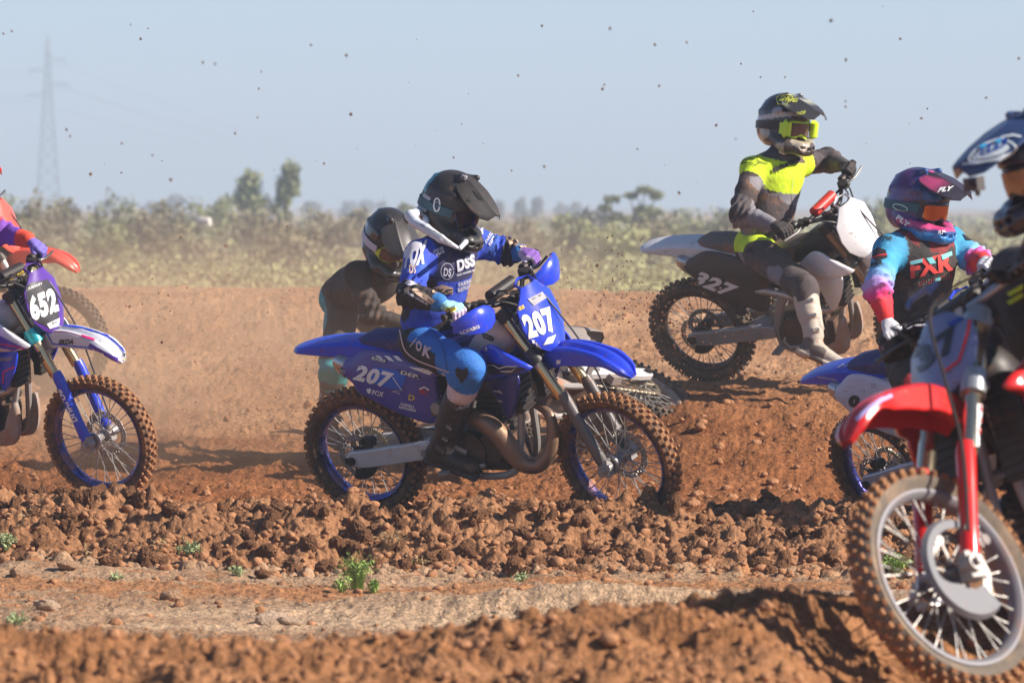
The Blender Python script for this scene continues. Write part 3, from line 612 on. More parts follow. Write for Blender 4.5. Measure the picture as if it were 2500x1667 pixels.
    mb=MB(); cR=np.array([[.6,0,-.8],[0,1,0],[.8,0,.6]]); mb.box((1.475-.070,.095,.095),(.085,.042,.045),cR,taper=.85); mb.tube([(1.475-.1,.08,.075),(1.475-.1,.118,.075)],.017,10,up=(0,0,1)); mb.tube([(1.475-.05,.08,.115),(1.475-.05,.118,.115)],.017,10,up=(0,0,1)); mb.tube([(1.475-.05,.1,.05),(1.475-.02,.105,.01)],.012,6); part('brake_caliper',mb,mat('caliper',(.16,.15,.15),rough=.6,metal=.2,dirt=.3),TS)
    if dg:
        mb=MB(); a=np.linspace(-math.radians(125),math.radians(115),30); lo=[]
        for q in a: ri=.07+.055*float(sst(np.array(math.degrees(q)),-50,-5)); lo.append([(1.475+r_*math.cos(q),y_,r_*math.sin(q)) for r_,y_ in ((ri,.098),(.150,.098),(.160,.080),(.150,.076),(.145,.090),(ri+.003,.090))])
        mb.loft(lo); part('disc_guard',mb,dg,TS)
    for (cx,cz,wd,tk) in ((1.045,.785,.115,.03),(1.165,.575,.12,.04)):
        mb=MB(); ax_=np.array([-.5,0,.866])
        for s in both: mb.tube([np.array([cx+.005,s*.101,cz])-ax_*tk,np.array([cx+.005,s*.101,cz])+ax_*tk],.041,14); mb.tube([np.array([cx-.045,s*.10,cz-.01]),np.array([cx+.03,s*.10,cz+.01])],.018,6)
        mb.tube([(cx-.01,-.1,cz),(cx-.02,0,cz),(cx-.01,.1,cz)],[.028,.034,.028],8,up=(0,0,1)); part('triple_clamp',mb,clampm or BLK,TS)
    # handlebar
    bar=catmull([(.925,-.40,.895),(.955,-.26,.885),(.985,-.18,.862),(1.03,-.095,.842),(1.035,0,.838),(1.03,.095,.842),(.985,.18,.862),(.955,.26,.885),(.925,.40,.895)],4)
    mb=MB(); mb.tube(bar,.0125,10,up=(0,0,1)); mb.tube([(.985,-.17,.868),(.985,.17,.868)],.008,8,up=(0,0,1)); mb.box((1.03,-.045,.825),(.05,.03,.05)); mb.box((1.03,.045,.825),(.05,.03,.05)); part('handlebar',mb,clampm or BLK,TS)
    mb=MB(); mb.tube([(.985,-.10,.878),(.985,-.095,.878),(.985,.095,.878),(.985,.10,.878)],[.022,.033,.033,.022],14,up=(0,0,1)); B['pad']=part('bar_pad',mb,padm or BLK,TS)
    for s in both:
        mb=MB(); mb.tube([(.957,s*.262,.886),(.95,s*.275,.888),(.926,s*.395,.896),(.923,s*.405,.897)],[.021,.0165,.0165,.021],12,up=(0,0,1)); part('grip',mb,RUB,TS)
        mb=MB(); mb.tube([(.972,s*.215,.878),(.995,s*.235,.876),(1.005,s*.30,.874),(.985,s*.40,.880)],[.012,.007,.006,.007],6,up=(0,0,1)); part('lever',mb,mat('dark_lever',(.10,.10,.10),rough=.4,metal=.6,dirt=.1),TS)
        mb=MB(); mb.box((.975,s*.215,.876),(.045,.045,.04)); mb.tube([(.95,s*.235,.885),(.95,s*.26,.886)],.024,12,up=(0,0,1)); mb.box((1.0,s*.19,.885),(.05,.035,.025)); mb.tube([(1.0,s*.2,.86),(1.04,s*.2,.90)],.010,6); part('control_housing',mb,BLK,TS)
    if handguards:
        for s in both:
            # shield wrapping in front of the hand
            lo=[];
            for y,zt,zb,xf in ((.17,.855,.825,1.045),(.21,.885,.800,1.075),(.27,.915,.790,1.090),(.33,.925,.790,1.085),(.385,.915,.805,1.055),(.43,.88,.83,.990)):
                p=[(xf-.012,s*y,zt),(xf,s*y,zt-.008),(xf+.012,s*y,(zt+zb)/2+.01),(xf+.004,s*y,zb+.004),(xf-.010,s*y,zb),(xf-.006,s*y,zb+.008),(xf+.004,s*y,(zt+zb)/2+.01),(xf-.010,s*y,zt-.010)]
                lo.append(p)
            mb=MB(); mb.loft(lo); part('hand_guard',mb,handguards,TS)
            mb=MB(); mb.tube([(1.0,s*.17,.866),(1.045,s*.21,.862),(1.065,s*.27,.868)],.010,6,up=(0,0,1)); part('guard_bracket',mb,BLK,TS)
    # front plate
    lo=[]; prow=[(0,.06,.018),(.10,.09,.020),(.24,.140,.028),(.5,.152,.034),(.72,.136,.034),(.88,.095,.028),(1,.045,.02)]
    for t,wd,bl in prow:
        c=np.array([platedx+1.125+(1.235-1.125)*t,0,platetop+(.565-platetop)*t]); nrm=np.array([.953,0,.309]); ys=np.linspace(-1,1,9)
        top=[c+np.array([0,y*wd,0])+nrm*(.055-bl*y*y*1.3) for y in ys]; bot=[q-nrm*.008 for q in top[::-1]]; lo.append(np.array(top+bot))
    mb=MB(); mb.loft(lo); B['plate']=part('number_plate',mb,plate or main,TS)
    mb=MB(); mb.tube([(1.16,-.05,.90),(1.12,-.06,.93),(1.10,0,.94),(1.12,.06,.93),(1.16,.05,.90)],.009,8,flat=.6); part('plate_strap',mb,plate or main,TS)
    # front fender
    sp=catmull([(1.15,.505),(1.205,.570),(1.30,.604),(1.42,.600),(1.55,.568),(1.635,.515),(1.678,.452)],4); N=len(sp); lo=[]
    for i,(x,zz) in enumerate(sp):
        t=i/(N-1); wd=np.interp(t,[0,.15,.35,.62,.70,.9,1],[.045,.058,.066,.070,.080,.062,.022]); sk=np.interp(t,[0,.15,.45,.62,.70,.9,1],[.05,.085,.085,.055,.030,.022,.006]); rg=.008*math.sin(min(1,t*1.2)*math.pi)
        tg=sp[min(i+1,N-1)]-sp[max(i-1,0)]; tg/=np.linalg.norm(tg); nn=np.array([-tg[1],tg[0]]); 
        if nn[1]<0: nn=-nn
        pr=[(-1.02,-sk),(-1.0,-.012),(-.86,.0),(-.62,.004),(-.50,-.010-rg*.2),(-.2,.004+rg),(0,.008+rg),(.2,.004+rg),(.50,-.010-rg*.2),(.62,.004),(.86,.0),(1.0,-.012),(1.02,-sk)]
        up=[(x+nn[0]*o,y*wd,zz+nn[1]*o) for y,o in pr]; dn=[(x+nn[0]*(o-.006),y*wd*.95,zz+nn[1]*(o-.006)) for y,o in pr[::-1]]; lo.append(up+dn)
    mb=MB(); mb.loft(lo); B['ff']=part('front_fender',mb,ffm,TS,smooth=28)
    # cables
    mb=MB()
    mb.tube(catmull([(1.0,.20,.87),(1.07,.16,.90),(1.19,.06,.84),(1.30,.115,.58),(1.36,.14,.36),(1.45,.13,.10)],6),.0055,6); mb.tube(catmull([(1.0,-.2,.87),(1.10,-.19,.90),(1.16,-.10,.83),(1.08,-.06,.72)],6),.005,6); mb.tube(catmull([(.99,-.2,.87),(1.08,-.1,.90),(1.05,.04,.80),(.95,.02,.62)],6),.0045,6); mb.tube(catmull([(1.0,.19,.87),(1.08,.12,.86),(1.04,.05,.76),(.95,.02,.6)],6),.0045,6)
    part('cables',mb,BLK,TS)
    # tank, seat, tail
    mb=MB(); lo=[]
    for x,zt,zb,wd in ((.74,.60,.50,.06),(.82,.665,.50,.085),(.90,.72,.50,.105),(.975,.745,.56,.11),(1.03,.72,.60,.095),(1.06,.68,.62,.05)):
        a=np.arange(14)*2*math.pi/14; lo.append([(x,wd*math.copysign(abs(math.cos(q))**.6,math.cos(q)),(zt+zb)/2+(zt-zb)/2*math.copysign(abs(math.sin(q))**.7,math.sin(q))) for q in a])
    mb.loft(lo); B['tank']=part('fuel_tank',mb,tankm or WHT)
    mb=MB(); lo=[]
    for x,zt,zb,wd in ((.115,.622,.600,.045),(.17,.645,.598,.075),(.30,.650,.575,.085),(.45,.635,.54,.082),(.60,.628,.51,.078),(.72,.640,.53,.070),(.82,.668,.58,.058),(.93,.705,.66,.040)):
        lo.append([(x,-wd,zb),(x,-wd*1.02,zt-.022),(x,-wd*.72,zt-.003),(x,0,zt),(x,wd*.72,zt-.003),(x,wd*1.02,zt-.022),(x,wd,zb)])
    mb.loft(lo); B['seat']=part('seat',mb,seat or BLK)
    sp=catmull([(.42,.575),(.25,.600),(.10,.612),(-.05,.606),(-.17,.590),(-.245,.572),(-.285,.558)],4); lo=[]; N=len(sp)
    for i,(x,zz) in enumerate(sp):
        t=i/(N-1); wd=np.interp(t,[0,.3,.6,.85,1],[.085,.09,.082,.068,.030]); sk=np.interp(t,[0,.3,.5,.8,1],[.03,.075,.060,.022,.006])
        pr=[(-1.04,-sk),(-1.0,-.012),(-.82,.0),(-.4,.006),(0,.004),(.4,.006),(.82,.0),(1.0,-.012),(1.04,-sk)]
        lo.append([(x,y*wd,zz+o) for y,o in pr]+[(x,y*wd*.95,zz+o-.006) for y,o in pr[::-1]])
    mb=MB(); mb.loft(lo); B['rf']=part('rear_fender',mb,rearfm,smooth=28)
    for s in both:
        out=catmull([(.035,.505),(.11,.555),(.20,.592),(.34,.575),(.50,.530),(.675,.487),(.605,.462),(.578,.40),(.572,.30),(.535,.215),(.43,.232),(.29,.285),(.175,.345),(.118,.375),(.10,.42)],3,True)
        mb=MB(); mb.pillow(out,s*.134,.010,.010,yfn=lambda x,z_:-.018*float(sst(np.array(x),.45,.65))-.030*float(sst(np.array(z_),.47,.59))); part('side_panel',mb,side or main,smooth=50)
        def yf(x,z_): return -.085+.105*float(sst(np.array(x),.80,1.10))-.03*float(sst(np.array(x),1.14,1.22))
        out=catmull([(.78,.50),(.85,.575),(.93,.640),(1.01,.662),(1.09,.625),(1.205,.548),(1.12,.520),(1.02,.500),(.95,.470),(.87,.445),(.80,.455)],3,True)
        mb=MB(); mb.pillow(out,s*.205,.012,.010,yfn=yf); part('radiator_shroud',mb,main,smooth=50)
        out=catmull([(.90,.475),(1.02,.500),(1.125,.515),(1.115,.43),(1.075,.345),(1.02,.275),(.975,.315),(.945,.37),(.88,.415)],3,True)
        mb=MB(); mb.pillow(out,s*.198,.010,.010,yfn=yf); part('shroud_wing',mb,rad2 or main,smooth=50)
        mb=MB(); mb.box((1.065,s*.115,.43),(.045,.115,.27)); 
        for k in range(9): mb.box((1.092,s*.115,.31+k*.03),(.012,.12,.006))
        part('radiator',mb,BLK,smooth=0)
        # frame beams
        mb=MB(); mb.tube(catmull([(1.03,s*.035,.66),(.92,s*.085,.58),(.74,s*.10,.42),(.62,s*.105,.25),(.575,s*.10,.07),(.58,s*.09,-.02)],4),[.03]*21,8,flat=.6,up=(0,1,0)); part('frame_beam',mb,ALU)
        mb=MB(); mb.tube(catmull([(1.03,s*.03,.55),(1.0,s*.055,.25),(.96,s*.09,.02),(.90,s*.10,-.055),(.72,s*.10,-.07),(.58,s*.095,-.03)],4),.019,8); part('down_tube',mb,ALU)
        mb=MB(); mb.tube([(.66,s*.09,.52),(.40,s*.085,.54),(.15,s*.07,.57)],.014,6); mb.tube([(.60,s*.09,.30),(.35,s*.085,.42),(.15,s*.07,.56)],.012,6); part('subframe_rail',mb,ALU)
        # swingarm
        lo=[]
        for x,zt,zb,wd in ((-.035,.025,-.018,.014),(-.01,.045,-.033,.019),(.08,.055,-.035,.019),(.20,.075,-.020,.019),(.38,.100,.008,.020),(.50,.108,.022,.024),(.56,.100,.035,.026)):
            y=s*(.112-.015*max(0,(x-.3)/.26)); lo.append([(x,y-wd,zb+.006),(x,y-wd,zt-.006),(x,y-wd*.7,zt),(x,y+wd*.7,zt),(x,y+wd,zt-.006),(x,y+wd,zb+.006),(x,y+wd*.7,zb),(x,y-wd*.7,zb)])
        mb=MB(); mb.loft(lo); part('swingarm',mb,swing or SWG,smooth=35)
        mb=MB(); mb.lathe([(0,-.012),(.022,-.012),(.022,.012),(0,.012)],10,c=(0,s*.135,.002)); mb.box((-.01,s*.130,.002),(.055,.012,.028)); part('axle_block',mb,BLK); mb=MB(); mb.lathe([(0,-.003),(.021,-.003),(.021,.003),(0,.003)],20,c=(.44,s*.133,.055)); part('frame_plug',mb,SIL)
        mb=MB(); mb.box((.60,s*.19,-.005),(.05,.11,.014)); mb.tube([(.60,s*.12,.0),(.60,s*.15,.0)],.015,6,up=(0,0,1)); part('foot_peg',mb,ALU,smooth=0)
    mb=MB(); mb.tube([(.30,0,.03),(.40,0,.06),(.50,0,.06)],[.06,.08,.09],8,flat=.4,up=(0,0,1)); part('swingarm_bridge',mb,swing or ALU)
    mb=MB(); mb.box((.085,-.075,.090),(.062,.045,.045),taper=.8); mb.tube([(.06,-.06,.09),(.06,-.10,.09)],.016,10,up=(0,0,1)); mb.tube([(.11,-.06,.095),(.11,-.10,.095)],.016,10,up=(0,0,1)); mb.box((.05,-.09,.05),(.10,.016,.03)); part('rear_caliper',mb,BLK)
    mb=MB(); a=np.linspace(math.radians(-110),math.radians(-20),9); lo=[[(r_*math.cos(q),y,r_*math.sin(q)) for r_,y in ((.06,-.080),(.118,-.080),(.120,-.072),(.06,-.074))] for q in a]; mb.loft(lo); part('rear_disc_guard',mb,BLK)
    # chain: separate links would be a pixel each; alternating plates
    mb=MB(); c0=(0,0);r0=.112;c1=(.615,.075);r1=.034; ang=math.atan2(c1[1],c1[0]); pth=[]
    for t in np.linspace(math.pi*.5+ang,math.pi*1.5+ang,16): pth.append((r0*math.cos(t),r0*math.sin(t)))
    for t in np.linspace(-math.pi*.5+ang,math.pi*.5+ang,8): pth.append((c1[0]+r1*math.cos(t),c1[1]+r1*math.sin(t)))
    pth.append(pth[0]); pth=np.array(pth); sl_=np.concatenate([[0],np.cumsum(np.linalg.norm(np.diff(pth,axis=0),axis=1))]); nl=int(sl_[-1]/.0159)
    for k in range(nl):
        s0=sl_[-1]*k/nl; x=np.interp(s0,sl_,pth[:,0]); zz=np.interp(s0,sl_,pth[:,1]); x2=np.interp(s0+.012,sl_,pth[:,0]); z2=np.interp(s0+.012,sl_,pth[:,1]); mb.tube([(x,.052,zz),(x2,.052,z2)],.006,4,flat=1.4 if k%2 else 1.0)
    part('chain',mb,CHN,smooth=0)
    mb=MB(); mb.box((.33,.10,-.005),(.09,.05,.07)); mb.box((.52,.06,.125),(.12,.045,.03)); part('chain_guide',mb,main)
    # engine
    em=engm or ENG; mb=MB(); mb.box((.73,0,.06),(.32,.19,.20)); mb.box((.86,0,.05),(.14,.15,.18)); part('crankcase',mb,em,smooth=0)
    for s in both:
        mb=MB(); y=s*.115; mb.lathe([(0,y-.03),(.105,y-.03),(.108,y),(.100,y+s*.022),(.085,y+s*.028),(.080,y+s*.022),(0,y+s*.024)],36,c=(.70,0,.075)); mb.lathe([(0,y-.02),(.075,y-.02),(.078,y),(.066,y+s*.018),(0,y+s*.02)],28,c=(.83,0,.085)); mb.lathe([(0,y-.02),(.038,y-.02),(.040,y+s*.02),(.030,y+s*.03),(0,y+s*.032)],20,c=(.86,0,.16))
        for k in range(8): a=k*math.pi/4; mb.lathe([(0,y),(.008,y),(.008,y+s*.028),(0,y+s*.03)],6,c=(.70+.098*math.cos(a),0,.075+.098*math.sin(a)))
        part('engine_side_cover',mb,em)
        mb=MB(); mb.tube([(.64,s*.125,.075),(.62,s*.15,.03),(.66,s*.16,.0),(.80,s*.16,.01)],[.012,.010,.009,.012],6); part('pedal',mb,ALU)
    mb=MB(); ax_=np.array([.12,0,1.0]); ax_/=np.linalg.norm(ax_)
    for k in range(7): 
        c=np.array([.82,0,.175])+ax_*k*.030; mb.box(c,(.15,.15,.014)); mb.box(c+ax_*.015,(.12,.12,.018))
    mb.box(np.array([.85,0,.40]),(.14,.13,.07),taper=.8); part('cylinder',mb,em,smooth=0)
    if twostroke:
        pts=catmull([(.93,-.0,.30),(1.03,.0,.285),(1.10,-.02,.268),(1.150,-.04,.235),(1.165,-.06,.16),(1.140,-.08,.06),(1.07,-.095,-.005),(.99,-.11,.01),(.94,-.125,.09),(.89,-.135,.18),(.82,-.135,.240),(.73,-.13,.262),(.62,-.12,.27),(.50,-.11,.27),(.40,-.12,.275)],4)
        rr_=np.interp(np.linspace(0,1,len(pts)),[0,.15,.30,.42,.52,.62,.70,.78,.86,1],[.021,.024,.030,.039,.049,.055,.054,.043,.028,.016]); mb=MB(); mb.tube(pts,rr_,18); part('exhaust_pipe',mb,PIPE)
    else:
        pts=catmull([(.90,.0,.36),(.99,-.04,.34),(1.00,-.10,.27),(.92,-.13,.24),(.78,-.12,.30),(.60,-.115,.34),(.40,-.12,.36)],4); mb=MB(); mb.tube(pts,np.interp(np.linspace(0,1,len(pts)),[0,.5,.6,1],[.02,.022,.03,.024]),12); part('exhaust_pipe',mb,pipem or SIL)
        mb=MB(); mb.pillow(catmull([(1.02,.18),(1.03,.05),(.98,-.06),(.80,-.075),(.86,-.02),(.95,.03),(.98,.14)],3,True),-.105,.02,.02); mb.pillow(catmull([(1.02,.18),(1.03,.05),(.98,-.06),(.80,-.075),(.86,-.02),(.95,.03),(.98,.14)],3,True),.105,.02,.02); part('skid_plate',mb,mat('dirty_skid',(.30,.28,.26),rough=.6,dirt=.5))
    a0=np.array([.40,-.085,.30]); a1=np.array([.045,-.088,.500]); mb=MB()
    mb.tube([a0-(a1-a0)*.05,a0,a0+(a1-a0)*.12,a1-(a1-a0)*.12,a1],[.022,.036,.044,.046,.044],18,flat=1.25,up=(0,.0,1)); B['sil']=part('silencer',mb,SIL)
    mb=MB(); mb.tube([a1,a1+(a1-a0)*.10,a1+(a1-a0)*.15,a1+(a1-a0)*.12],[.045,.036,.022,.018],18,flat=1.25,up=(0,0,1)); part('silencer_cap',mb,mat('cap_metal',(.42,.42,.44),rough=.25,metal=.8,dirt=.15))
    # shock with spring
    mb=MB(); mb.tube([(.50,0,.10),(.60,0,.45)],.022,10); th=np.linspace(0,7*2*math.pi,110); c0=np.array([.515,0,.15]);c1=np.array([.59,0,.41]); axv=(c1-c0)/np.linalg.norm(c1-c0); e1=np.array([0,1.,0]); e2=np.cross(axv,e1)
    mb.tube([c0+(c1-c0)*t/th[-1]+.038*(math.cos(t)*e1+math.sin(t)*e2) for t in th],.006,5); part('shock_absorber',mb,shock or ALU)
    mb=MB(); mb.box((.62,0,.40),(.10,.14,.16)); part('airbox',mb,BLK)
    if twostroke:
        mb=MB(); mb.tube(catmull([(.585,-.125,.30),(.590,-.150,.22),(.625,-.16,.12),(.70,-.150,.07)],4),[.022,.020,.019,.018,.018,.018,.018,.018,.018,.017,.016,.016,.015],10,flat=.6); mb.lathe([(0,-.17),(.030,-.17),(.031,-.14),(0,-.14)],18,c=(.585,0,.31)); part('kick_starter',mb,ALU)
    B['part']=part; return B
def pz(B,x,y,z,steer=False): return B['TS' if steer else 'M']@Vector((x,y,z))
# ================================================================ RIDERS
CLOTH=mat('jersey_cloth',attr=True,rough=.8,dirt=.12,bump=.010,bscale=15,var=.14); CLOTH2=mat('dusty_cloth',attr=True,rough=.85,dirt=.22,bump=.010,bscale=15,var=.14); SKIN=mat('skin',(.50,.27,.19),rough=.5,dirt=.05); HELM=mat('helmet_shell',attr=True,rough=.28,dirt=.07,speck=.3,coat=.4); MATTE=mat('helmet_matte',attr=True,rough=.42,dirt=.08,speck=.35); BOOTM=mat('boot_leather',attr=True,rough=.55,dirt=.20,bump=.002,bscale=60)
LENSD=mat('lens_dark',(.02,.02,.05),rough=.08,metal=.7,dirt=.05); LENSO=mat('lens_orange',(.55,.16,.05),rough=.12,metal=.8,dirt=.12,speck=.9); LENSC=mat('lens_smoke',(.14,.09,.08),rough=.08,metal=.3,dirt=.15); NEON=mat('neon_yellow',(.62,.90,.02),rough=.45,dirt=.05)
def V3(a): return np.array(a,float)
def unit(a): a=V3(a); return a/np.linalg.norm(a)
def solid(c): 
    c=np.array(c,float); return lambda p: np.broadcast_to(c,(len(p),3))
def frame3(fwd,up):
    f=unit(fwd); l=unit(np.cross(up,f)); u=np.cross(f,l); return np.stack([f,l,u],1)
def helmet(root,org,pos,fwd,up,paint,m,visor,lens,strap,gogg,sc_=1.0,rolloff=False,visp=None,visup=0.0,vlen=1.0):
    """helmet frame: x forward, y left, z up; pos = head centre"""
    R=frame3(fwd,up)*sc_; M=Matrix(R.tolist()).to_4x4(); M.translation=Vector(V3(pos)-V3(org))
    s=SDF(.0065,.03); s.ell((-.012,0,.022),(.150,.122,.138)).ell((-.05,0,-.05),(.100,.108,.085),k=.05)
    for q in(-1,1): s.cap((-.01,q*.085,-.07),(.10,q*.082,-.105),.042,.036,k=.03); s.cap((.10,q*.080,-.103),(.162,q*.030,-.112),.036,.031,flat=(0,0,1),fk=.85,k=.02)
    s.cap((.160,-.03,-.112),(.160,.03,-.112),.032,.032,k=.02); s.cap((.160,0,-.125),(.178,0,-.105),.026,.016,k=.02)
    for q in(-1,1): s.cap((-.12,q*.035,.10),(.04,q*.05,.155),.010,.014,k=.012); s.cap((-.10,q*.09,.05),(.06,q*.102,.075),.012,.012,k=.02)
    s.ell((-.01,0,-.01),(.118,.092,.112),k=.006,op='-'); s.box((.13,0,-.018),(.105,.088,.046),rd=.035,k=.008,op='-'); s.cap((-.0,0,-.06),(.02,0,-.25),.088,.095,k=.01,op='-'); s.cap((.06,0,-.10),(.13,0,-.12),.062,.035,k=.01,op='-')
    for q in(-1,1): s.box((.182,q*.040,-.106),(.012,.014,.006),rd=.004,k=.004,op='-')
    s.box((.192,0,-.112),(.010,.012,.008),rd=.004,k=.004,op='-')
    h=obj('helmet',s.build('helmet',m,paint=paint),root,M)
    # peak
    lo=[]
    for x,z,wd,ar in ((.02,.150,.055,.012),(.08,.149,.098,.024),(.14,.138,.106,.030),(.20,.118,.098,.030),(.245,.098,.078,.026),(.27,.086,.040,.018)):
        x=.045+(x-.045)*vlen; z+=visup*(x-.045); ys=np.linspace(-1,1,13); rid=np.where(np.abs(np.abs(ys)-.33)<.1,.006,0)
        t=[(x-.02*abs(y),y*wd,z-ar*y*y*1.6+r) for y,r in zip(ys,rid)]; lo.append(t+[(a,b,c-.007) for a,b,c in t[::-1]])
    mb=MB(); mb.loft(lo); me=mb.mesh('peak',visor,30)
    if visp:
        cc=np.ones((len(me.vertices),4),np.float32); co=np.array([v.co[:] for v in me.vertices]); cc[:,:3]=visp(co); at=me.color_attributes.new('Col','FLOAT_COLOR','POINT'); at.data.foreach_set('color',cc.ravel())
    vis=obj('peak',me,h)
    # goggles
    mb=MB(); a=np.linspace(-1.08,1.08,19); out=[];lo=[]
    for t in a:
        e=1-abs(t)/1.12; hh=.020+.026*min(1,e*2.6); nose=.016*math.exp(-(t/.22)**2); x=-.02+.138*math.cos(t*.95); y=.098*math.sin(t*.98)/math.sin(1.06)
        zc=-.020; lo.append((x,y,zc-hh+nose,zc+hh))
    rr=[]
    for (x,y,z0,z1) in lo: rr.append([(x-.022,y*.93,z0),(x+.006,y,z0),(x+.010,y*1.01,z0+.006),(x+.010,y*1.01,z1-.006),(x+.006,y,z1),(x-.022,y*.93,z1)])
    mb.loft(rr); mk('goggle_frame',mb,gogg,h)
    mb=MB(); rr=[]
    for (x,y,z0,z1) in lo[2:-2]: rr.append([(x+.006,y*1.0,z0+.009),(x+.0155,y*1.02,z0+.012),(x+.0175,y*1.03,(z0+z1)/2),(x+.0155,y*1.02,z1-.012),(x+.006,y,z1-.009)])
    mb.loft(rr); ln=mk('goggle_lens',mb,lens,h)
    mb=MB(); rr=[]
    for t in np.linspace(.95,2*math.pi-.95,34):
        c=np.array([-.012+.155*math.cos(t),.127*math.sin(t),-.012+.012*math.cos(t)]); nn=unit((math.cos(t),math.sin(t),0)); rr.append([c+nn*.001+np.array([0,0,-.021]),c+nn*.004+np.array([0,0,-.019]),c+nn*.004+np.array([0,0,.019]),c+nn*.001+np.array([0,0,.021]),c-nn*.004])
    mb.loft(rr); mk('goggle_strap',mb,strap,h)
    if rolloff:
        for q in(-1,1):
            mb=MB(); mb.tube([(.118,q*.098,-.055),(.116,q*.099,-.052),(.116,q*.099,.020),(.118,q*.098,.023)],[.018,.023,.023,.018],12); mb.box((.098,q*.112,-.016),(.04,.012,.06)); mk('roll_off_canister',mb,NEON,h)
    return h
def glove(root,org,wr,grip,axis,m,paint,el,open_=0.0,side=1):
    """wr wrist, grip centre of the bar grip, axis outward along the bar; fingers curl round it"""
    A=unit(axis); wr=V3(wr);grip=V3(grip); B=grip-wr; B=unit(B-A*(B@A)); U=unit(np.cross(A,B)); 
    if U[2]<0: U=-U
    s=SDF(.0045,.006); o=V3(org)
    kn=[]
    for i,(ofs,ln) in enumerate(zip((-.032,-.011,.011,.031),(.92,1.0,.95,.80))):
        k=grip+A*ofs+U*.030-B*.012; p1=grip+A*ofs*1.02+U*.030+B*.020*ln; p2=grip+A*ofs+B*.036*ln+U*.002; p3=grip+A*ofs*.95+B*.022-U*.024*ln; p4=grip+A*ofs*.9-B*.006-U*.028*ln
        kn.append(k); r=.0108 if i<3 else .0095; s.chain([k,p1,p2,p3,p4],[r*1.12,r*1.05,r,r*.95,r*.85],k=.004)
    for k in kn: s.cap(wr*.35+k*.65,k,.015,.013,k=.012); s.cap(wr,wr*.35+k*.65,.024,.017,k=.014)
    s.cap(wr-unit(V3(el)-wr)*-.045,wr,.031,.027,k=.012)
    t0=wr*.4+grip*.6-A*.030+U*.01; t1=grip-A*.052-B*.012+U*.006; t2=grip-A*.050+B*.014-U*.018; s.chain([t0,t1,t2,t2-U*.008+B*.006+A*.012],[.018,.013,.011,.010],k=.006)
    me=s.build('glove',m,paint=paint); return obj('glove',recenter(me,org),root)
INKG_=mat('buckle_grey',(.30,.29,.28),rough=.4,metal=.3,dirt=.25)
def boot(root,org,knee,ank,toe,m,paint,mud=False):
    knee,ank,toe=V3(knee),V3(ank),V3(toe); ax_=unit(knee-ank); ft=unit(toe-ank); L=min(.36,float(np.linalg.norm(knee-ank))*.78); top=ank+ax_*L; sl=unit(np.cross(ax_,ft)); fw=np.cross(sl,ax_); 
    s=SDF(.008,.02); s.chain([top,ank+ax_*.18,ank+ax_*.05],[.076,.066,.054],k=.02); s.cap(ank+ax_*.04,ank-ax_*.035-fw*.02,.052,.045,k=.03)
    low=-np.cross(sl,ft); low=low if low@ax_<0 else -low
    heel=ank-ft*.035+low*.055; toec=ank+ft*.19+low*.045; s.chain([heel,ank+ft*.05+low*.035,toec],[.036,.046,.036],flat=None,k=.025)
    Rr=np.stack([ft,np.cross(low,ft),low],1); s.box(ank+ft*.075+low*.083,(.155,.044,.012),Rr,rd=.01,k=.006); s.box(ank-ft*.045+low*.088,(.035,.038,.018),Rr,rd=.008,k=.006)
    for t in(.24,.15,.06): s.cap(ank+ax_*t+fw*.035-sl*.05,ank+ax_*t+fw*.035+sl*.05,.014,.014,k=.006); s.box(ank+ax_*t+fw*.02-sl*.064,(.022,.008,.013),np.stack([fw,sl,ax_],1),rd=.005,k=.004); s.box(ank+ax_*t+fw*.02+sl*.064,(.022,.008,.013),np.stack([fw,sl,ax_],1),rd=.005,k=.004)
    s.box(ank+ax_*.17+fw*.055,(.014,.036,.10),np.stack([fw,sl,ax_],1),rd=.012,k=.015)
    me=s.build('boot',m,paint=paint,wr=.0025,wf=50); bo=obj('boot',recenter(me,org),root)
    for t in(.24,.15,.06):
        mb=MB()
        for q in(-1,1): mb.box(ank+ax_*t+fw*.03+sl*.074*q*(1-.5*(.24-t))-org,(.030,.007,.014),np.stack([fw,sl,ax_],1))
        mk('buckle',mb,INKG_,bo,smooth=0)
    return bo
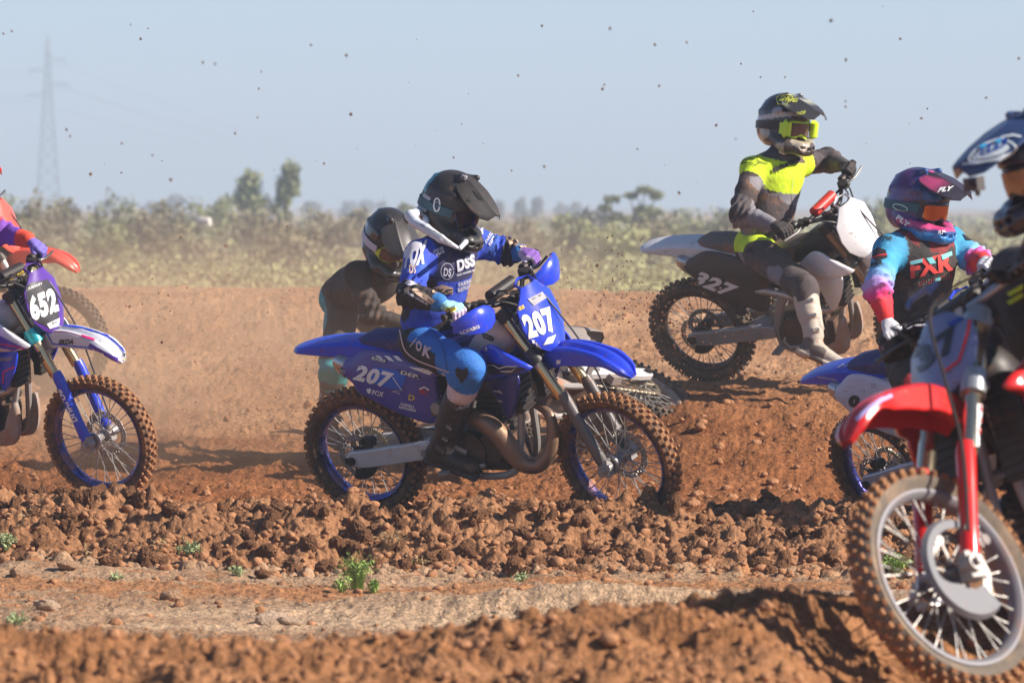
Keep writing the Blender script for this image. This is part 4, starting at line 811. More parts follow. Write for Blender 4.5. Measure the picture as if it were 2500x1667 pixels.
def rider(label,J,front,jersey,pants,head,skinonly=False,cm=None,glovep=None,glovem=None,bootp=None,bootm=None,fat=1.0,wr=.0065,neckbrace=None,facepos=None):
    """J: joints in world space. jersey/pants: paint functions"""
    cm=cm or CLOTH; J={k:V3(v) for k,v in J.items()}; zb=min(v[2] for v in J.values()); org=np.array([J['pel'][0],J['pel'][1],zb-.08]); root=obj('person',None,None,Matrix.Translation(org.tolist()),label=label,cat='person')
    fr=unit(front); lat=unit(J['shL']-J['shR']); f=fat; up=unit(J['chest']-J['pel']); fr=unit(fr-up*(fr@up))
    hR=frame3(*head['dir']); hp=V3(head['pos'])
    # continuous body
    s=SDF(.011,.04); s.chain([J['pel'],J['waist'],J['chest']],[.115*f,.105*f,.135*f],flat=fr,fk=1.35); s.cap(J['shR'],J['shL'],.055,.055,k=.05); s.cap(J['chest']*.5+J['neck']*.5,J['neck'],.07,.055,k=.05); s.cap(J['neck'],hp-hR[:,2]*.06,.053,.05)
    s.ell(hp,(.100,.078,.108),hR,k=.02); s.ell(hp+hR@V3((.045,0,-.075)),(.048,.045,.04),hR,k=.03)
    for q in(-1,1):
        s.ell(hp+hR@V3((-.005,q*.076,-.02)),(.018,.008,.028),hR,k=.006)
        s.ell(hp+hR@V3((.088,q*.032,.0)),(.012,.014,.008),hR,k=.004)
    s.cap(hp+hR@V3((.096,0,.005)),hp+hR@V3((.116,0,-.034)),.008,.014,k=.012); s.cap(hp+hR@V3((.092,-.018,-.066)),hp+hR@V3((.092,.018,-.066)),.008,.008,k=.006); s.ell(hp+hR@V3((.082,0,-.092)),(.018,.022,.014),hR,k=.012)
    for S_ in 'RL':
        if 'el'+S_ in J: s.chain([J['sh'+S_],J['el'+S_],J['wr'+S_]],[.050,.040,.028],k=.02); g=J['gr'+S_]; s.cap(J['wr'+S_],J['wr'+S_]*.4+g*.6,.026,.020,k=.02)
        if 'kn'+S_ in J: s.chain([J['hip'+S_],J['kn'+S_],J['an'+S_]],[.085*f,.055,.040],k=.03); s.cap(J['an'+S_],J['toe'+S_]*.3+J['an'+S_]*.7-np.array([0,0,.035]),.036,.024)
    body=obj('body',recenter(s.build('body',SKIN),org),root)
    # jersey
    s=SDF(.010,.045); s.chain([J['pel']+up*.03,J['waist'],J['chest']],[.158*f,.158*f,.170*f],flat=fr,fk=1.30); s.cap(J['shR'],J['shL'],.076,.076,k=.07); s.cap(J['chest']*.4+J['neck']*.6,J['neck'],.088,.068,k=.04)
    for S_ in 'RL':
        if 'el'+S_ in J: s.chain([J['sh'+S_],J['el'+S_],J['wr'+S_]],[.073,.061,.043],k=.030)
    s.pr.append(('b',J['pel']-up*.17,V3((.3,.3,.14)),np.stack([fr,np.cross(up,fr),up],1),.01,0,0,.006,'-')); s.ell(J['neck']+up*.04,(.055,.055,.06),k=.01,op='-')
    def wfn(p):
        o=0
        for S_ in 'RL':
            if 'el'+S_ in J:
                for a,b in (('sh','el'),('el','wr')):
                    t,d=segt(p,J[a+S_],J[b+S_]); m_=np.exp(-((t-(1 if a=='sh' else 0))/.45)**2)*(d<.11); o=o+m_*.0085*np.sin(t*(26 if a=='sh' else 30)+3*snoise(p,9,4)+2*np.sin(p[:,0]*19))
        t,d=segt(p,J['pel'],J['chest']); o=o+.009*np.exp(-((t-.1)/.35)**2)*np.sin(t*16+2.5*snoise(p,6,8)); return o
    jm=s.build('jersey',cm,wr=wr,wf=17,paint=jersey,wfn=wfn,seed=3); jer=obj('jersey',recenter(jm,org),root)
    # trousers
    s=SDF(.010,.04); s.ell(J['pel']-up*.01,(.140*f,.165*f,.135),np.stack([fr,np.cross(up,fr),up],1),k=.05)
    for S_ in 'RL':
        if 'kn'+S_ in J:
            k_,a_=J['kn'+S_],J['an'+S_]; s.chain([J['hip'+S_],k_,k_*.74+a_*.26],[.104*f,.080,.075],k=.04)
    def wfn2(p):
        o=0
        for S_ in 'RL':
            if 'kn'+S_ in J:
                t,d=segt(p,J['hip'+S_],J['kn'+S_]); o=o+.010*np.exp(-((t-.9)/.4)**2)*(d<.12)*np.sin(t*20+3*snoise(p,8,5))
        return o
    pan=obj('trousers',recenter(s.build('trousers',cm,wr=wr,wf=15,paint=pants,wfn=wfn2,seed=5),org),root)
    for S_ in 'RL':
        if 'el'+S_ in J: glove(root,org,J['wr'+S_],J['gr'+S_],J['ax'+S_],glovem or CLOTH,glovep or solid((.02,.02,.02)),J['el'+S_])
        if 'kn'+S_ in J: boot(root,org,J['kn'+S_],J['an'+S_],J['toe'+S_],bootm or BOOTM,bootp or solid((.02,.02,.02)))
    hm=helmet(root,org,hp,*head['dir'],head['paint'],head.get('m',HELM),head['visor'],head['lens'],head['strap'],head['gogg'],head.get('s',1.0),head.get('rolloff',False),head.get('visp'),head.get('visup',0),head.get('vlen',1.0))
    return dict(root=root,org=org,jersey=jer,trousers=pan,helmet=hm,body=body,J=J)
def hand_from(B,s,J,back=.085,inn=.33,lift=.02):
    S_='R' if s<0 else 'L'; g=V3(pz(B,.942,s*inn,.890,True)); a=V3(pz(B,.925,s*.40,.896,True))-V3(pz(B,.957,s*.26,.885,True)); J['gr'+S_]=g; J['ax'+S_]=unit(a)
    e=V3(J['el'+S_]); upv=V3(pz(B,0,0,1,True))-V3(pz(B,0,0,0,True)); d=unit(e-g); J['wr'+S_]=g+d*back+unit(upv)*lift
def foot_from(B,s,J):
    S_='R' if s<0 else 'L'; J['an'+S_]=V3(pz(B,.575,s*.185,.105)); J['toe'+S_]=V3(pz(B,.83,s*.19,.02))
BLUE=mat('blue_plastic',(.004,.050,.66),rough=.30,dirt=.12,speck=.45,coat=.3); BLUE_SHADE=mat('shade_tinted_blue_plastic',(.06,.055,.34),rough=.35,dirt=.16,speck=.45,coat=.2)  # second one: side panel blue with its violet shade tone painted into the colour
BRIM=mat('blue_anodised_rim',(.015,.07,.36),rough=.25,metal=.85,dirt=.42); DKB=mat('dark_blue_seat',(.03,.03,.16),rough=.7,dirt=.12); NAVY=mat('navy_plastic',(.012,.014,.10),rough=.35,dirt=.08)
INKW=mat('print_white',(.80,.80,.80),rough=.45,dirt=.04,speck=.35); INKK=mat('print_black',(.012,.012,.012),rough=.5,dirt=.05); INKY=mat('print_yellow',(.80,.55,.04),rough=.5,dirt=.04); INKR=mat('print_red',(.60,.03,.03),rough=.5,dirt=.04); INKG=mat('print_grey',(.35,.34,.38),rough=.6,dirt=.05)
SCUFF=mat('scuffed_guard',(.10,.10,.105),rough=.45,metal=.2,dirt=.18,speck=.5); TANKM=mat('clear_tank',(.62,.50,.46),rough=.4,dirt=.12)
B207=bike('blue dirt bike number 207 with blue hand guards and brown exhaust pipe',892,1102,28.5,-31.5,20,steer=6,main=BLUE,side=BLUE_SHADE,rad2=mat('navy_wing',(.015,.02,.16),rough=.35,dirt=.08),plate=BLUE,rim=BRIM,guardm=SCUFF,seat=DKB,tankm=TANKM,handguards=BLUE,twostroke=True)
def by_pts(default,rules):
    """rules: (fn(p)->mask or weight, colour)"""
    def f(p):
        c=np.tile(np.array(default,float),(len(p),1))
        for fn,col in rules:
            w_=np.clip(np.asarray(fn(p),float),0,1)[:,None]; col=np.array(col,float) if not callable(col) else col(p); c=c*(1-w_)+col*w_
        return c
    return f
def arm_t(J,S_):
    def f(p):
        a,da=segt(p,J['sh'+S_],J['el'+S_]); b,db=segt(p,J['el'+S_],J['wr'+S_]); t=np.where(da<db,np.clip(a,0,1),1+np.clip(b,0,1.3)); t0,dt=segt(p,J['pel'],J['chest']); d=np.minimum(da,db); near=(d<.10)&((dt>.155)|(t>.45)); return t,near
    return f
# ---- rider of number 207
J={'pel':Q(985,772,28.10),'waist':Q(997,700,28.02),'chest':Q(1018,612,27.95),'neck':Q(1030,545,27.93),'shR':Q(962,588,27.82),'shL':Q(1092,560,28.10),'elR':Q(942,678,27.58),'elL':Q(1166,578,28.12),
 'hipR':Q(965,790,27.98),'hipL':Q(1025,775,28.25),'knR':Q(1078,848,27.62),'knL':Q(1150,815,28.15)}
hand_from(B207,-1,J); hand_from(B207,1,J); foot_from(B207,-1,J); foot_from(B207,1,J)
B1=(.008,.06,.50);B2=(.010,.018,.09);BK=(.012,.012,.016);WH=(.55,.56,.66);BG=(.50,.36,.27)
def jp(J):
    aR=arm_t(J,'R'); aL=arm_t(J,'L')
    def f(p):
        c=np.tile(np.array(B1),(len(p),1)); t0,_=segt(p,J['pel'],J['chest']); n=snoise(p,9,31)
        c[(n>.1)&(t0>.25)]=BK; c[(t0>.95)&(n>-.45)]=B2
        for a in(aR,aL):
            t,near=a(p); n2=snoise(p,16,12)
            q=near; c[q]=B1; c[q&(t>.35)&(t<.62)]=(.02,.10,.50); c[q&(t>.82)&(t<1.85)&(n2>-.2)]=(.013,.013,.02); c[q&(t>1.85)]=(.01,.16,.45)
        return c
    return f
def pp(J):
    def f(p):
        c=np.tile(np.array((.010,.16,.55)),(len(p),1)); t,d=segt(p,J['hipR'],J['knR']); q=V3(J['knR'])-V3(J['hipR']); up=np.array([0,0,1.]); s_=((p-V3(J['hipR']))@unit(np.cross(np.cross(q,up),q)))
        c[(t<.62)&(s_<.030)]=BK; c[t<.05]=BK; t2,d2=segt(p,J['knR'],J['anR']); c[(t2>.17)&(d2<.12)]=(.62,.50,.52); return c
    return f
def glv(p): 
    n=snoise(p,22,3); return np.where((n>.15)[:,None],np.array((.30,.62,.66)),np.where((n<-.25)[:,None],np.array((.22,.10,.42)),np.array((.62,.52,.70))))
def hp1(p):
    c=np.tile(np.array((.022,.024,.026)),(len(p),1)); k=(p[:,0]<-.095)&(p[:,2]>.03)&(np.abs(p[:,1])>.03); c[k]=(.05,.35,.45); k=(p[:,0]<-.05)&(p[:,0]>-.11)&(p[:,2]<.02)&(p[:,2]>-.05); c[k]=(.5,.48,.48); return c
hf=(math.cos(math.radians(-36)),math.sin(math.radians(-36)),-.42)
R207=rider('rider in blue and black kit with white neck brace riding bike 207, looking down',J,(.66,-.75,0),jp(J),pp(J),dict(pos=Q(1041,474,27.9),dir=(hf,(.30,-.22,1)),paint=hp1,m=MATTE,visor=mat('matte_black_peak',(.014,.015,.017),rough=.6,dirt=.08,speck=.3),lens=LENSD,strap=mat('teal_strap',(.03,.10,.13),rough=.6,dirt=.1),gogg=mat('goggle_grey',(.05,.05,.06),rough=.4,dirt=.08),s=1.09,vlen=.92,visup=-.12),
 glovep=glv,bootp=by_pts((.014,.014,.015),[(lambda p:snoise(p,25,6)>.75,(.35,.33,.32))]))
# ---- white bike 327
WP=mat('white_plastic_dusty',(.72,.72,.73),rough=.38,dirt=.10,speck=.3); REDP=mat('red_pad',(.55,.03,.02),rough=.45,dirt=.06); RIMK=mat('black_rim',(.03,.03,.032),rough=.35,metal=.5,dirt=.3); BLKP=mat('black_number_panel',(.035,.033,.035),rough=.4,dirt=.15)
FORKB=mat('brown_fork',(.30,.20,.12),rough=.3,metal=.7,dirt=.2); GSEAT=mat('grey_seat',(.13,.12,.115),rough=.7,dirt=.3)
B327=bike('white four stroke dirt bike with black side panel number 327',1715,805.7,33.98,-29.4,27.6,-1.4,steer=14,main=WP,side=BLKP,plate=WP,rim=RIMK,forkm=FORKB,guardm=WP,seat=GSEAT,tankm=BLK,padm=REDP,hubm=REDP,tread=(TMc,TMc),swing=mat('dusty_swingarm',(.42,.41,.41),rough=.5,metal=.4,dirt=.25))
Z4=lambda x,y:(1550+x/2.118,200+y/2.118); Z5=lambda x,y:(1760+x/4.355,200+y/4.355)
def S(x,y,d): return P(x,y,d)
J={'pel':S(1857,600,33.5),'waist':S(1874,530,33.45),'chest':S(1897,435,33.45),'neck':S(1908,372,33.45),'shR':S(1838,415,33.35),'shL':S(1958,400,33.62),'elR':S(1806,522,33.1),'elL':S(2022,392,33.85),'hipR':S(1850,615,33.35),'hipL':S(1880,615,33.7),'knR':S(1962,700,33.0),'knL':S(1990,690,33.9),'anR':S(1990,838,32.9),'toeR':S(2062,872,32.85)}
hand_from(B327,-1,J); hand_from(B327,1,J); J['anL']=V3(pz(B327,.575,.185,.105)); J['toeL']=V3(pz(B327,.83,.19,.02))
GR1=(.045,.046,.055);GR2=(.19,.195,.225);GR3=(.018,.018,.02);YL=(.62,.86,.01)
def camo(p,f=9,s=2):
    n=snoise(p,f,s); n2=snoise(p,f*1.4,s+3); c=np.tile(np.array(GR1),(len(p),1)); c[n>.25]=GR2; c[n2>.35]=GR3; return c
def j327(J):
    aR=arm_t(J,'R');aL=arm_t(J,'L')
    def f(p):
        c=camo(p); t0,_=segt(p,J['pel'],J['chest']); tR,nR=aR(p); tL,nL=aL(p); tor=~(nR|nL); n=snoise(p,8,3)*.04
        lat=unit(J['shL']-J['shR']); off=(p-J['chest'])@lat; neckd=np.linalg.norm(p-J['neck'],axis=1)
        c[tor&(t0>.86+n)&(t0<1.28)&(neckd>.115)]=YL; c[(nR&(tR<.22))]=YL; c[nL&(tL<.05)]=YL; c[neckd<=.125]=(.08,.08,.095); c[(t0<.10)&tor]=GR3; return c
    return f
def p327(J):
    def f(p):
        c=camo(p,11,9); q=p-V3(J['pel']); c[(q[:,2]>-.035)&(np.linalg.norm(q,axis=1)<.24)]=YL; return c
    return f
def bootd(p): n=snoise(p,18,6); c=np.tile(np.array((.48,.42,.35)),(len(p),1)); c[n>.45]=(.10,.085,.075); return c
def h327(p):
    n=snoise(p,26,5); c=np.tile(np.array((.03,.032,.035)),(len(p),1)); up=p[:,2]>.02; c[up&(n>.35)]=(.30,.31,.34); c[(p[:,2]<-.02)]=(.42,.36,.28); c[(p[:,2]<-.02)&(n>.15)]=(.06,.055,.05); c[(p[:,2]<-.02)&(n<-.5)]=(.70,.66,.60); k=(np.abs(p[:,2]-.035-.25*p[:,0])<.012); c[k]=(.55,.48,.40); return c
PK=mat('patterned_peak',attr=True,rough=.3,dirt=.08,speck=.3)
hf=(math.cos(math.radians(-48)),math.sin(math.radians(-48)),-.14)
R327=rider('rider in grey camouflage jersey with neon yellow chest on the white bike',J,(.60,-.80,0),j327(J),p327(J),dict(pos=S(1917,302,33.45),dir=(hf,(.12,-.1,1)),paint=h327,visor=PK,visp=lambda p:np.where((snoise(p,24,8)>.2)[:,None],np.array((.45,.46,.36)),np.array((.04,.045,.05))),lens=LENSC,strap=BLK,gogg=NEON,s=1.12,rolloff=True),cm=CLOTH2,bootp=bootd,glovep=solid((.028,.027,.028)))
# ---- blue bike and its rider at the right
BFX=bike('blue dirt bike with white number panel at the right, mostly behind the red bike',2159.6,1152.8,28.39,-53.6,26.5,4.5,steer=6,main=BLUE,side=mat('white_blue_panel',(.55,.58,.72),rough=.35,dirt=.1,speck=.4),plate=BLUE,rim=mat('dark_blue_rim',(.015,.03,.20),rough=.3,metal=.8,dirt=.2),guardm=BLUE,seat=DKB,handguards=mat('muddy_white_guard',(.62,.62,.70),rough=.4,dirt=.35,speck=.9),swing=mat('white_swingarm',(.62,.62,.66),rough=.4,metal=.3,dirt=.1))
J={'pel':S(2232,838,27.9),'waist':S(2238,745,27.85),'chest':S(2247,640,27.8),'neck':S(2252,572,27.8),'shR':S(2170,612,27.66),'shL':S(2318,590,27.98),'elR':S(2142,705,27.4),'elL':S(2388,640,27.9),'hipR':S(2205,850,27.75),'hipL':S(2270,850,28.05),'knR':S(2222,925,27.35),'knL':S(2380,900,27.6)}
hand_from(BFX,-1,J); hand_from(BFX,1,J,back=.07); foot_from(BFX,-1,J); foot_from(BFX,1,J)
def grad(t,stops):
    xs=[s[0] for s in stops]; return np.stack([np.interp(t,xs,[s[1][i] for s in stops]) for i in range(3)],1)
def jfx(J):
    aR=arm_t(J,'R');aL=arm_t(J,'L'); st=[(0,(.02,.26,.46)),(.5,(.04,.36,.60)),(.85,(.25,.45,.78)),(1.05,(.50,.25,.62)),(1.3,(.75,.03,.26)),(1.55,(.75,.02,.05)),(2,(.70,.015,.02))]
    def f(p):
        c=np.tile(np.array((.022,.022,.024)),(len(p),1)); nd=np.linalg.norm(p-J['neck'],axis=1); n=snoise(p,30,2)
        c[(nd<.17)&(nd>.12)&(n>-.2)]=(.20,.015,.02)
        for a in(aR,aL):
            t,near=a(p); g=grad(t+n*.06,st); d=(n>.9); k=near&~d; c[k]=g[k]; s_=(p-J['pel'])@np.array([0,0,1.])
        return c
    return f
def pfx(p): n=snoise(p,9,4); c=np.tile(np.array((.018,.018,.02)),(len(p),1)); c[n>.45]=(.45,.02,.03); c[n<-.6]=(.08,.30,.38); return c
def hfx(p):
    g=grad(p[:,0]*1.0+p[:,2]*.6,[(-.16,(.015,.03,.20)),(-.06,(.05,.02,.20)),(.03,(.09,.02,.13)),(.10,(.02,.03,.14)),(.18,(.02,.14,.38))]); n=snoise(p,16,6); c=g.copy(); c[(n>.25)&(p[:,2]>-.02)]=(.02,.02,.025); k=(p[:,2]>.10)&(n<-.1)&(p[:,1]<.03); c[k]=(.50,.06,.20); k=(p[:,2]<-.10)&(p[:,0]>.0); c[k]=(.02,.22,.55); k=(np.abs(p[:,2]+.075)<.012)&(p[:,0]>-.02); c[k]=(.55,.05,.20); return c
hf=(math.cos(math.radians(-42)),math.sin(math.radians(-42)),-.20)
RFX=rider('rider in black jersey with blue to pink sleeves and orange goggles',J,(.55,-.83,0),jfx(J),pfx,dict(pos=S(2246,497,27.8),dir=(hf,(.1,-.1,1)),paint=hfx,visor=PK,visp=lambda p:np.where(((np.abs(p[:,1])>.05)&(p[:,0]<.15))[:,None],np.array((.42,.05,.16)),np.array((.03,.03,.05))),lens=LENSO,strap=mat('dark_teal_strap',(.02,.10,.13),rough=.6,dirt=.1),gogg=mat('goggle_navy',(.02,.03,.07),rough=.4,dirt=.08),s=1.10,visup=.05),glovep=by_pts((.60,.60,.64),[(lambda p:snoise(p,30,3)>.7,(.25,.25,.28))]),fat=1.12)
# ---- red bike close to the camera
RED=mat('red_plastic',(.60,.012,.012),rough=.25,dirt=.05,speck=.5,coat=.5); GRIM=mat('grey_rim',(.20,.21,.235),rough=.6,metal=.2,dirt=.25); GRYC=mat('grey_clamp',(.36,.39,.42),rough=.4,metal=.6,dirt=.08); FORKC=mat('champagne_fork',(.66,.58,.42),rough=.16,metal=.95,dirt=.04); TMr=mat('brown_dust_tyre',(.10,.085,.07),rough=.85,dirt=.45,bump=.003,bscale=70,dcol=(.32,.22,.14,1))
BRD=bike('red dirt bike number 137 close to the camera at the right edge',2912.5,1440.2,17.81,234.2,19.5,4.4,steer=14.8,platedx=-.045,platetop=.825,hubm=mat('dark_hub',(.12,.12,.12),rough=.6,dirt=.3),main=RED,plate=mat('blue_white_plate',(.16,.21,.38),rough=.3,dirt=.05,speck=.4),rim=GRIM,forkm=FORKC,guardm=RED,clampm=GRYC,seat=BLK,tankm=BLK,tread=(TMr,KM),spin=(.07,0),dg=mat('disc_guard_grey',(.17,.175,.19),rough=.65,metal=0,dirt=.08,speck=.3))
J={'pel':S(2610,990,17.8),'waist':S(2575,880,17.65),'chest':S(2560,745,17.4),'neck':S(2550,590,17.2),'shR':S(2480,668,17.45),'shL':S(2650,650,17.0),'elR':S(2385,850,17.75),'elL':S(2690,720,16.9),'hipR':S(2560,1010,17.95),'hipL':S(2680,1000,17.5),'knR':S(2500,1010,17.75),'knL':S(2640,1010,16.9)}
hand_from(BRD,-1,J); hand_from(BRD,1,J); foot_from(BRD,-1,J); foot_from(BRD,1,J)
def jtl(p): n=snoise(p,14,4); n2=snoise(p,26,7); c=np.tile(np.array((.018,.02,.028)),(len(p),1)); c[n+.5*n2>.45]=(.10,.11,.16); c[n2<-.8]=(.12,.03,.03); return c
def htl(p): n=snoise(p,13,4); c=np.tile(np.array((.012,.02,.06)),(len(p),1)); c[(n>.4)]=(.05,.10,.22); c[n<-.55]=(.01,.012,.02); c[(p[:,2]<-.06)&(n>.2)]=(.02,.10,.14); return c
hf=(math.cos(math.radians(205)),math.sin(math.radians(205)),-.30)
RTL=rider('rider in dark kit and navy blue helmet with mounted camera at the right edge',J,(-.6,-.8,0),jtl,jtl,dict(pos=S(2560,402,17.1),dir=(hf,(-.25,.0,1)),paint=htl,visor=mat('navy_peak',(.018,.045,.13),rough=.25,dirt=.06,speck=.3,coat=.4),lens=mat('lens_bronze',(.40,.24,.14),rough=.25,metal=.3,dirt=.25,speck=.7),strap=mat('red_strap',(.30,.03,.03),rough=.6,dirt=.1),gogg=mat('goggle_navy2',(.02,.03,.06),rough=.4,dirt=.08),s=1.12,visup=-.05,vlen=1.05))
cpos=S(2378,450,16.95); Rc=frame3((-.75,-.6,-.1),(0,.1,1)); M=Matrix(Rc.tolist()).to_4x4(); M.translation=Vector(cpos)
ac=obj('action_camera',None,None,M,label='small square action camera mounted on the side of the navy helmet',cat='camera'); CB=mat('camera_body',(.05,.045,.05),rough=.5,dirt=.12)
mb=MB(); mb.box((0,0,0),(.032,.060,.042)); mk('camera_body',mb,CB,ac,smooth=0); mb=MB(); mb.tube([(.012,.014,.006),(.022,.014,.006),(.023,.014,.006)],[.014,.014,.011],16); mk('lens',mb,LENSD,ac); mb=MB(); mb.tube([(-.01,0,-.02),(-.02,-.01,-.03),(-.06,-.05,-.02),(-.09,-.10,-.0)],.008,6); mk('mount_arm',mb,CB,ac)
# ---- bike 652 and its rider at the left edge
WB=mat('white_blue_plastic',(.66,.66,.72),rough=.32,dirt=.05,speck=.2); TEAL=mat('teal_clamp',(.02,.42,.45),rough=.35,metal=.5,dirt=.08)
B652=bike('white, blue and purple dirt bike number 652 cut by the left edge',-309.4,1003,31.24,-28,15.4,-4.6,steer=2.3,main=WB,rad2=BLUE,plate=mat('violet_plate',(.10,.03,.30),rough=.3,dirt=.04,speck=.15),rim=BRIM,guardm=BLUE,clampm=BLK,seat=BLK,tankm=mat('grey_tank',(.45,.45,.47),rough=.4,dirt=.15),padm=BLK,tread=(TM,mat('brown_knob',(.12,.07,.04),rough=.85,dirt=.7,bump=.004,bscale=90,dcol=(.36,.20,.11,1),scale=9)))
for o in B652['triple_clamp'][1:]: o.data=o.data.copy(); o.data.materials[0]=TEAL
J={'pel':Q(-165,705,30.9),'waist':Q(-150,630,30.8),'chest':Q(-125,545,30.75),'neck':Q(-112,470,30.7),'shR':Q(-185,530,30.6),'shL':Q(-70,505,30.95),'elR':Q(-210,620,30.3),'elL':Q(0,532,31.0),'hipR':Q(-180,715,30.8),'hipL':Q(-140,715,31.1),'knR':Q(-60,780,30.4),'knL':Q(-10,760,31.1)}
hand_from(B652,-1,J); hand_from(B652,1,J,lift=.045); foot_from(B652,-1,J); foot_from(B652,1,J)
def j652(J):
    aL=arm_t(J,'L')
    def f(p):
        t,near=aL(p); c=np.tile(np.array((.16,.05,.42)),(len(p),1)); n=snoise(p,14,3); k=near; c[k]=grad(t[k]+n[k]*.1,[(0,(.70,.08,.05)),(.9,(.62,.06,.10)),(1.15,(.20,.05,.42)),(1.66,(.13,.05,.45)),(1.74,(.80,.07,.03)),(2.3,(.80,.07,.03))]); return c
    return f
rider('rider with purple and orange sleeve and violet glove holding the grip of bike 652',J,(.85,-.52,0),j652(J),solid((.12,.05,.35)),dict(pos=Q(-105,405,30.7),dir=((.85,-.5,-.2),(0,0,1)),paint=solid((.5,.1,.1)),visor=RED,lens=LENSD,strap=BLK,gogg=BLK,s=1.1),glovep=by_pts((.16,.13,.48),[(lambda p:snoise(p,24,3)>.95,(.35,.70,.25))]))
# ---- salmon red bike in the dust behind 652
SAL=mat('salmon_red_plastic',(.80,.10,.07),rough=.35,dirt=.08)
BOR=bike('salmon red dirt bike in the dust behind bike 652, front fender and wheel showing',145,830,36.2,-24,14,0,steer=0,anchor=(1.475,0,0),main=SAL,plate=SAL,rim=RIMK,forkm=mat('grey_fork',(.5,.47,.42),rough=.4,metal=.5,dirt=.2),guardm=SAL,seat=BLK,tankm=BLK,tread=(TMc,TMc))
# ---- bike lying on its side behind 207 and its rider
BGR=bike('fallen dirt bike lying on its side behind the front wheel of bike 207',1560,955,33.0,233,60,0,steer=-10,main=mat('grey_white_plastic',(.27,.25,.23),rough=.45,dirt=.3),rim=mat('pale_rim',(.42,.38,.33),rough=.45,metal=.4,dirt=.4),forkm=mat('grey_fork',(.5,.47,.42),rough=.4,metal=.5,dirt=.2),guardm=BLK,seat=BLK,tankm=BLK,tread=(TMc,TMc))
J={'pel':S(848,722,32.7),'waist':S(868,700,32.5),'chest':S(910,690,32.25),'neck':S(945,660,32.1),'shR':S(872,672,32.0),'shL':S(985,660,32.4),'elR':S(905,765,31.9),'elL':S(1010,740,32.4),'hipR':S(838,745,32.6),'hipL':S(880,745,32.9),'knR':S(815,900,32.4),'knL':S(965,860,32.7),'anR':S(802,1040,32.6),'anL':S(950,1010,33.0),'toeR':S(850,1070,32.3),'toeL':S(1000,1035,32.8)}
J['grR']=S(1005,800,31.9); J['grL']=S(1060,790,32.4); J['axR']=unit((-.5,-.8,0)); J['axL']=unit((.5,.8,0)); J['wrR']=S(975,785,31.9); J['wrL']=S(1030,780,32.4)
def jdu(p): n=snoise(p,6,4); c=np.tile(np.array((.018,.016,.016)),(len(p),1)); c[n>.6]=(.02,.26,.28); return c
def hdu(p): return np.tile(np.array((.020,.022,.022)),(len(p),1))
hf=(math.cos(math.radians(-62)),math.sin(math.radians(-62)),-.75)
rider('rider in dusty black and teal kit bending over behind bike 207',J,(.5,-.6,-.7),jdu,by_pts((.05,.045,.04),[(lambda p:snoise(p,5,9)>.4,(.02,.32,.34))]),dict(pos=S(950,584,32.0),dir=(hf,(.25,-.5,1)),paint=hdu,visor=mat('grey_black_peak',(.035,.036,.036),rough=.4,dirt=.1),lens=LENSC,strap=mat('white_strap',(.6,.58,.64),rough=.6,dirt=.1),gogg=NEON,s=1.08,visup=-.1,vlen=.85))
# ================================================================ PRINT, NECK BRACE AND SMALL PARTS
def zl(ox,oy,s): return lambda x,y:(ox+x/s,oy+y/s)
Z1=zl(700,780,2.352);Z2=zl(850,380,3.408);Z3=zl(1160,600,3.919);Z0=zl(0,500,2.064);Z6=zl(1900,700,1.6217);Z7=zl(1900,240,2.178);Z8=zl(2080,640,3.733);Z9=zl(2250,240,3.408);ZR=zl(740,920,4.9);ZD=zl(760,500,3.92)
def zp(z,*pts): return [z(*p) for p in pts]
def near(B,name): # part on the side facing the camera: first built is the rider's right
    return B[name]
# --- 207 front plate and tail
PL=[B207['plate']]; SP=B207['side_panel']; FF=[B207['ff']]
text('207',Z3(520,900),Z3(800,810),Z3(428,668),INKW,PL,bold=.06,name='number')
text('DSS',Z3(380,642),Z3(475,598),Z3(370,606),INKY,PL,bold=.05)
poly('plate_stripe',zp(Z3,(500,510),(640,440),(680,500),(560,575)),INKG,PL); text('BELL MX',Z3(545,520),Z3(635,478),Z3(538,500),INKK,PL)
for a in (((470,905),(590,960),(640,985),(560,900)),((690,880),(770,850),(740,930),(650,950)),): poly('plate_stripe',zp(Z3,*a),INKW,PL)
text('207',Z1(378,345),Z1(582,395),Z1(418,258),INKW,SP,bold=.05,name='number')
text('FOX',Z1(490,430),Z1(555,444),Z1(496,402),INKW,SP); poly('fox_emblem',zp(Z1,(460,392),(470,398),(478,392),(487,400),(484,418),(474,426),(463,414)),INKW,SP)
poly('black_label',zp(Z1,(488,208),(575,228),(570,252),(485,230)),INKK,SP+[B207['rf']]); text('BOCKO',Z1(490,229),Z1(568,249),Z1(494,211),INKW,SP+[B207['rf']],off=.005)
poly('black_label',zp(Z1,(640,285),(760,318),(770,342),(655,313)),INKK,SP); text('DEP.',Z1(655,311),Z1(764,340),Z1(650,289),INKW,SP,off=.005,shear=.3)
poly('white_stripe',zp(Z1,(700,270),(860,292),(820,318),(730,285)),INKW,SP+[B207['seat']]+B207['subframe_rail'])
for x in (510,560,610): poly('white_stripe',zp(Z1,(x,195+x*.02),(x+30,200+x*.02),(x+60,240),(x+30,235)),INKW,SP+[B207['rf'],B207['seat']])
text('IKC',Z1(762,425),Z1(815,433),Z1(765,396),INKR,SP); line('house_mark',zp(Z1,(762,398),(792,386),(818,405)),4,INKW,SP); text('D',Z1(700,460),Z1(735,466),Z1(703,428),INKY,SP); text('FARRELL',Z1(655,490),Z1(735,508),Z1(658,475),INKW,SP); text('REFRIGERA',Z1(645,507),Z1(745,530),Z1(648,492),INKW,SP)
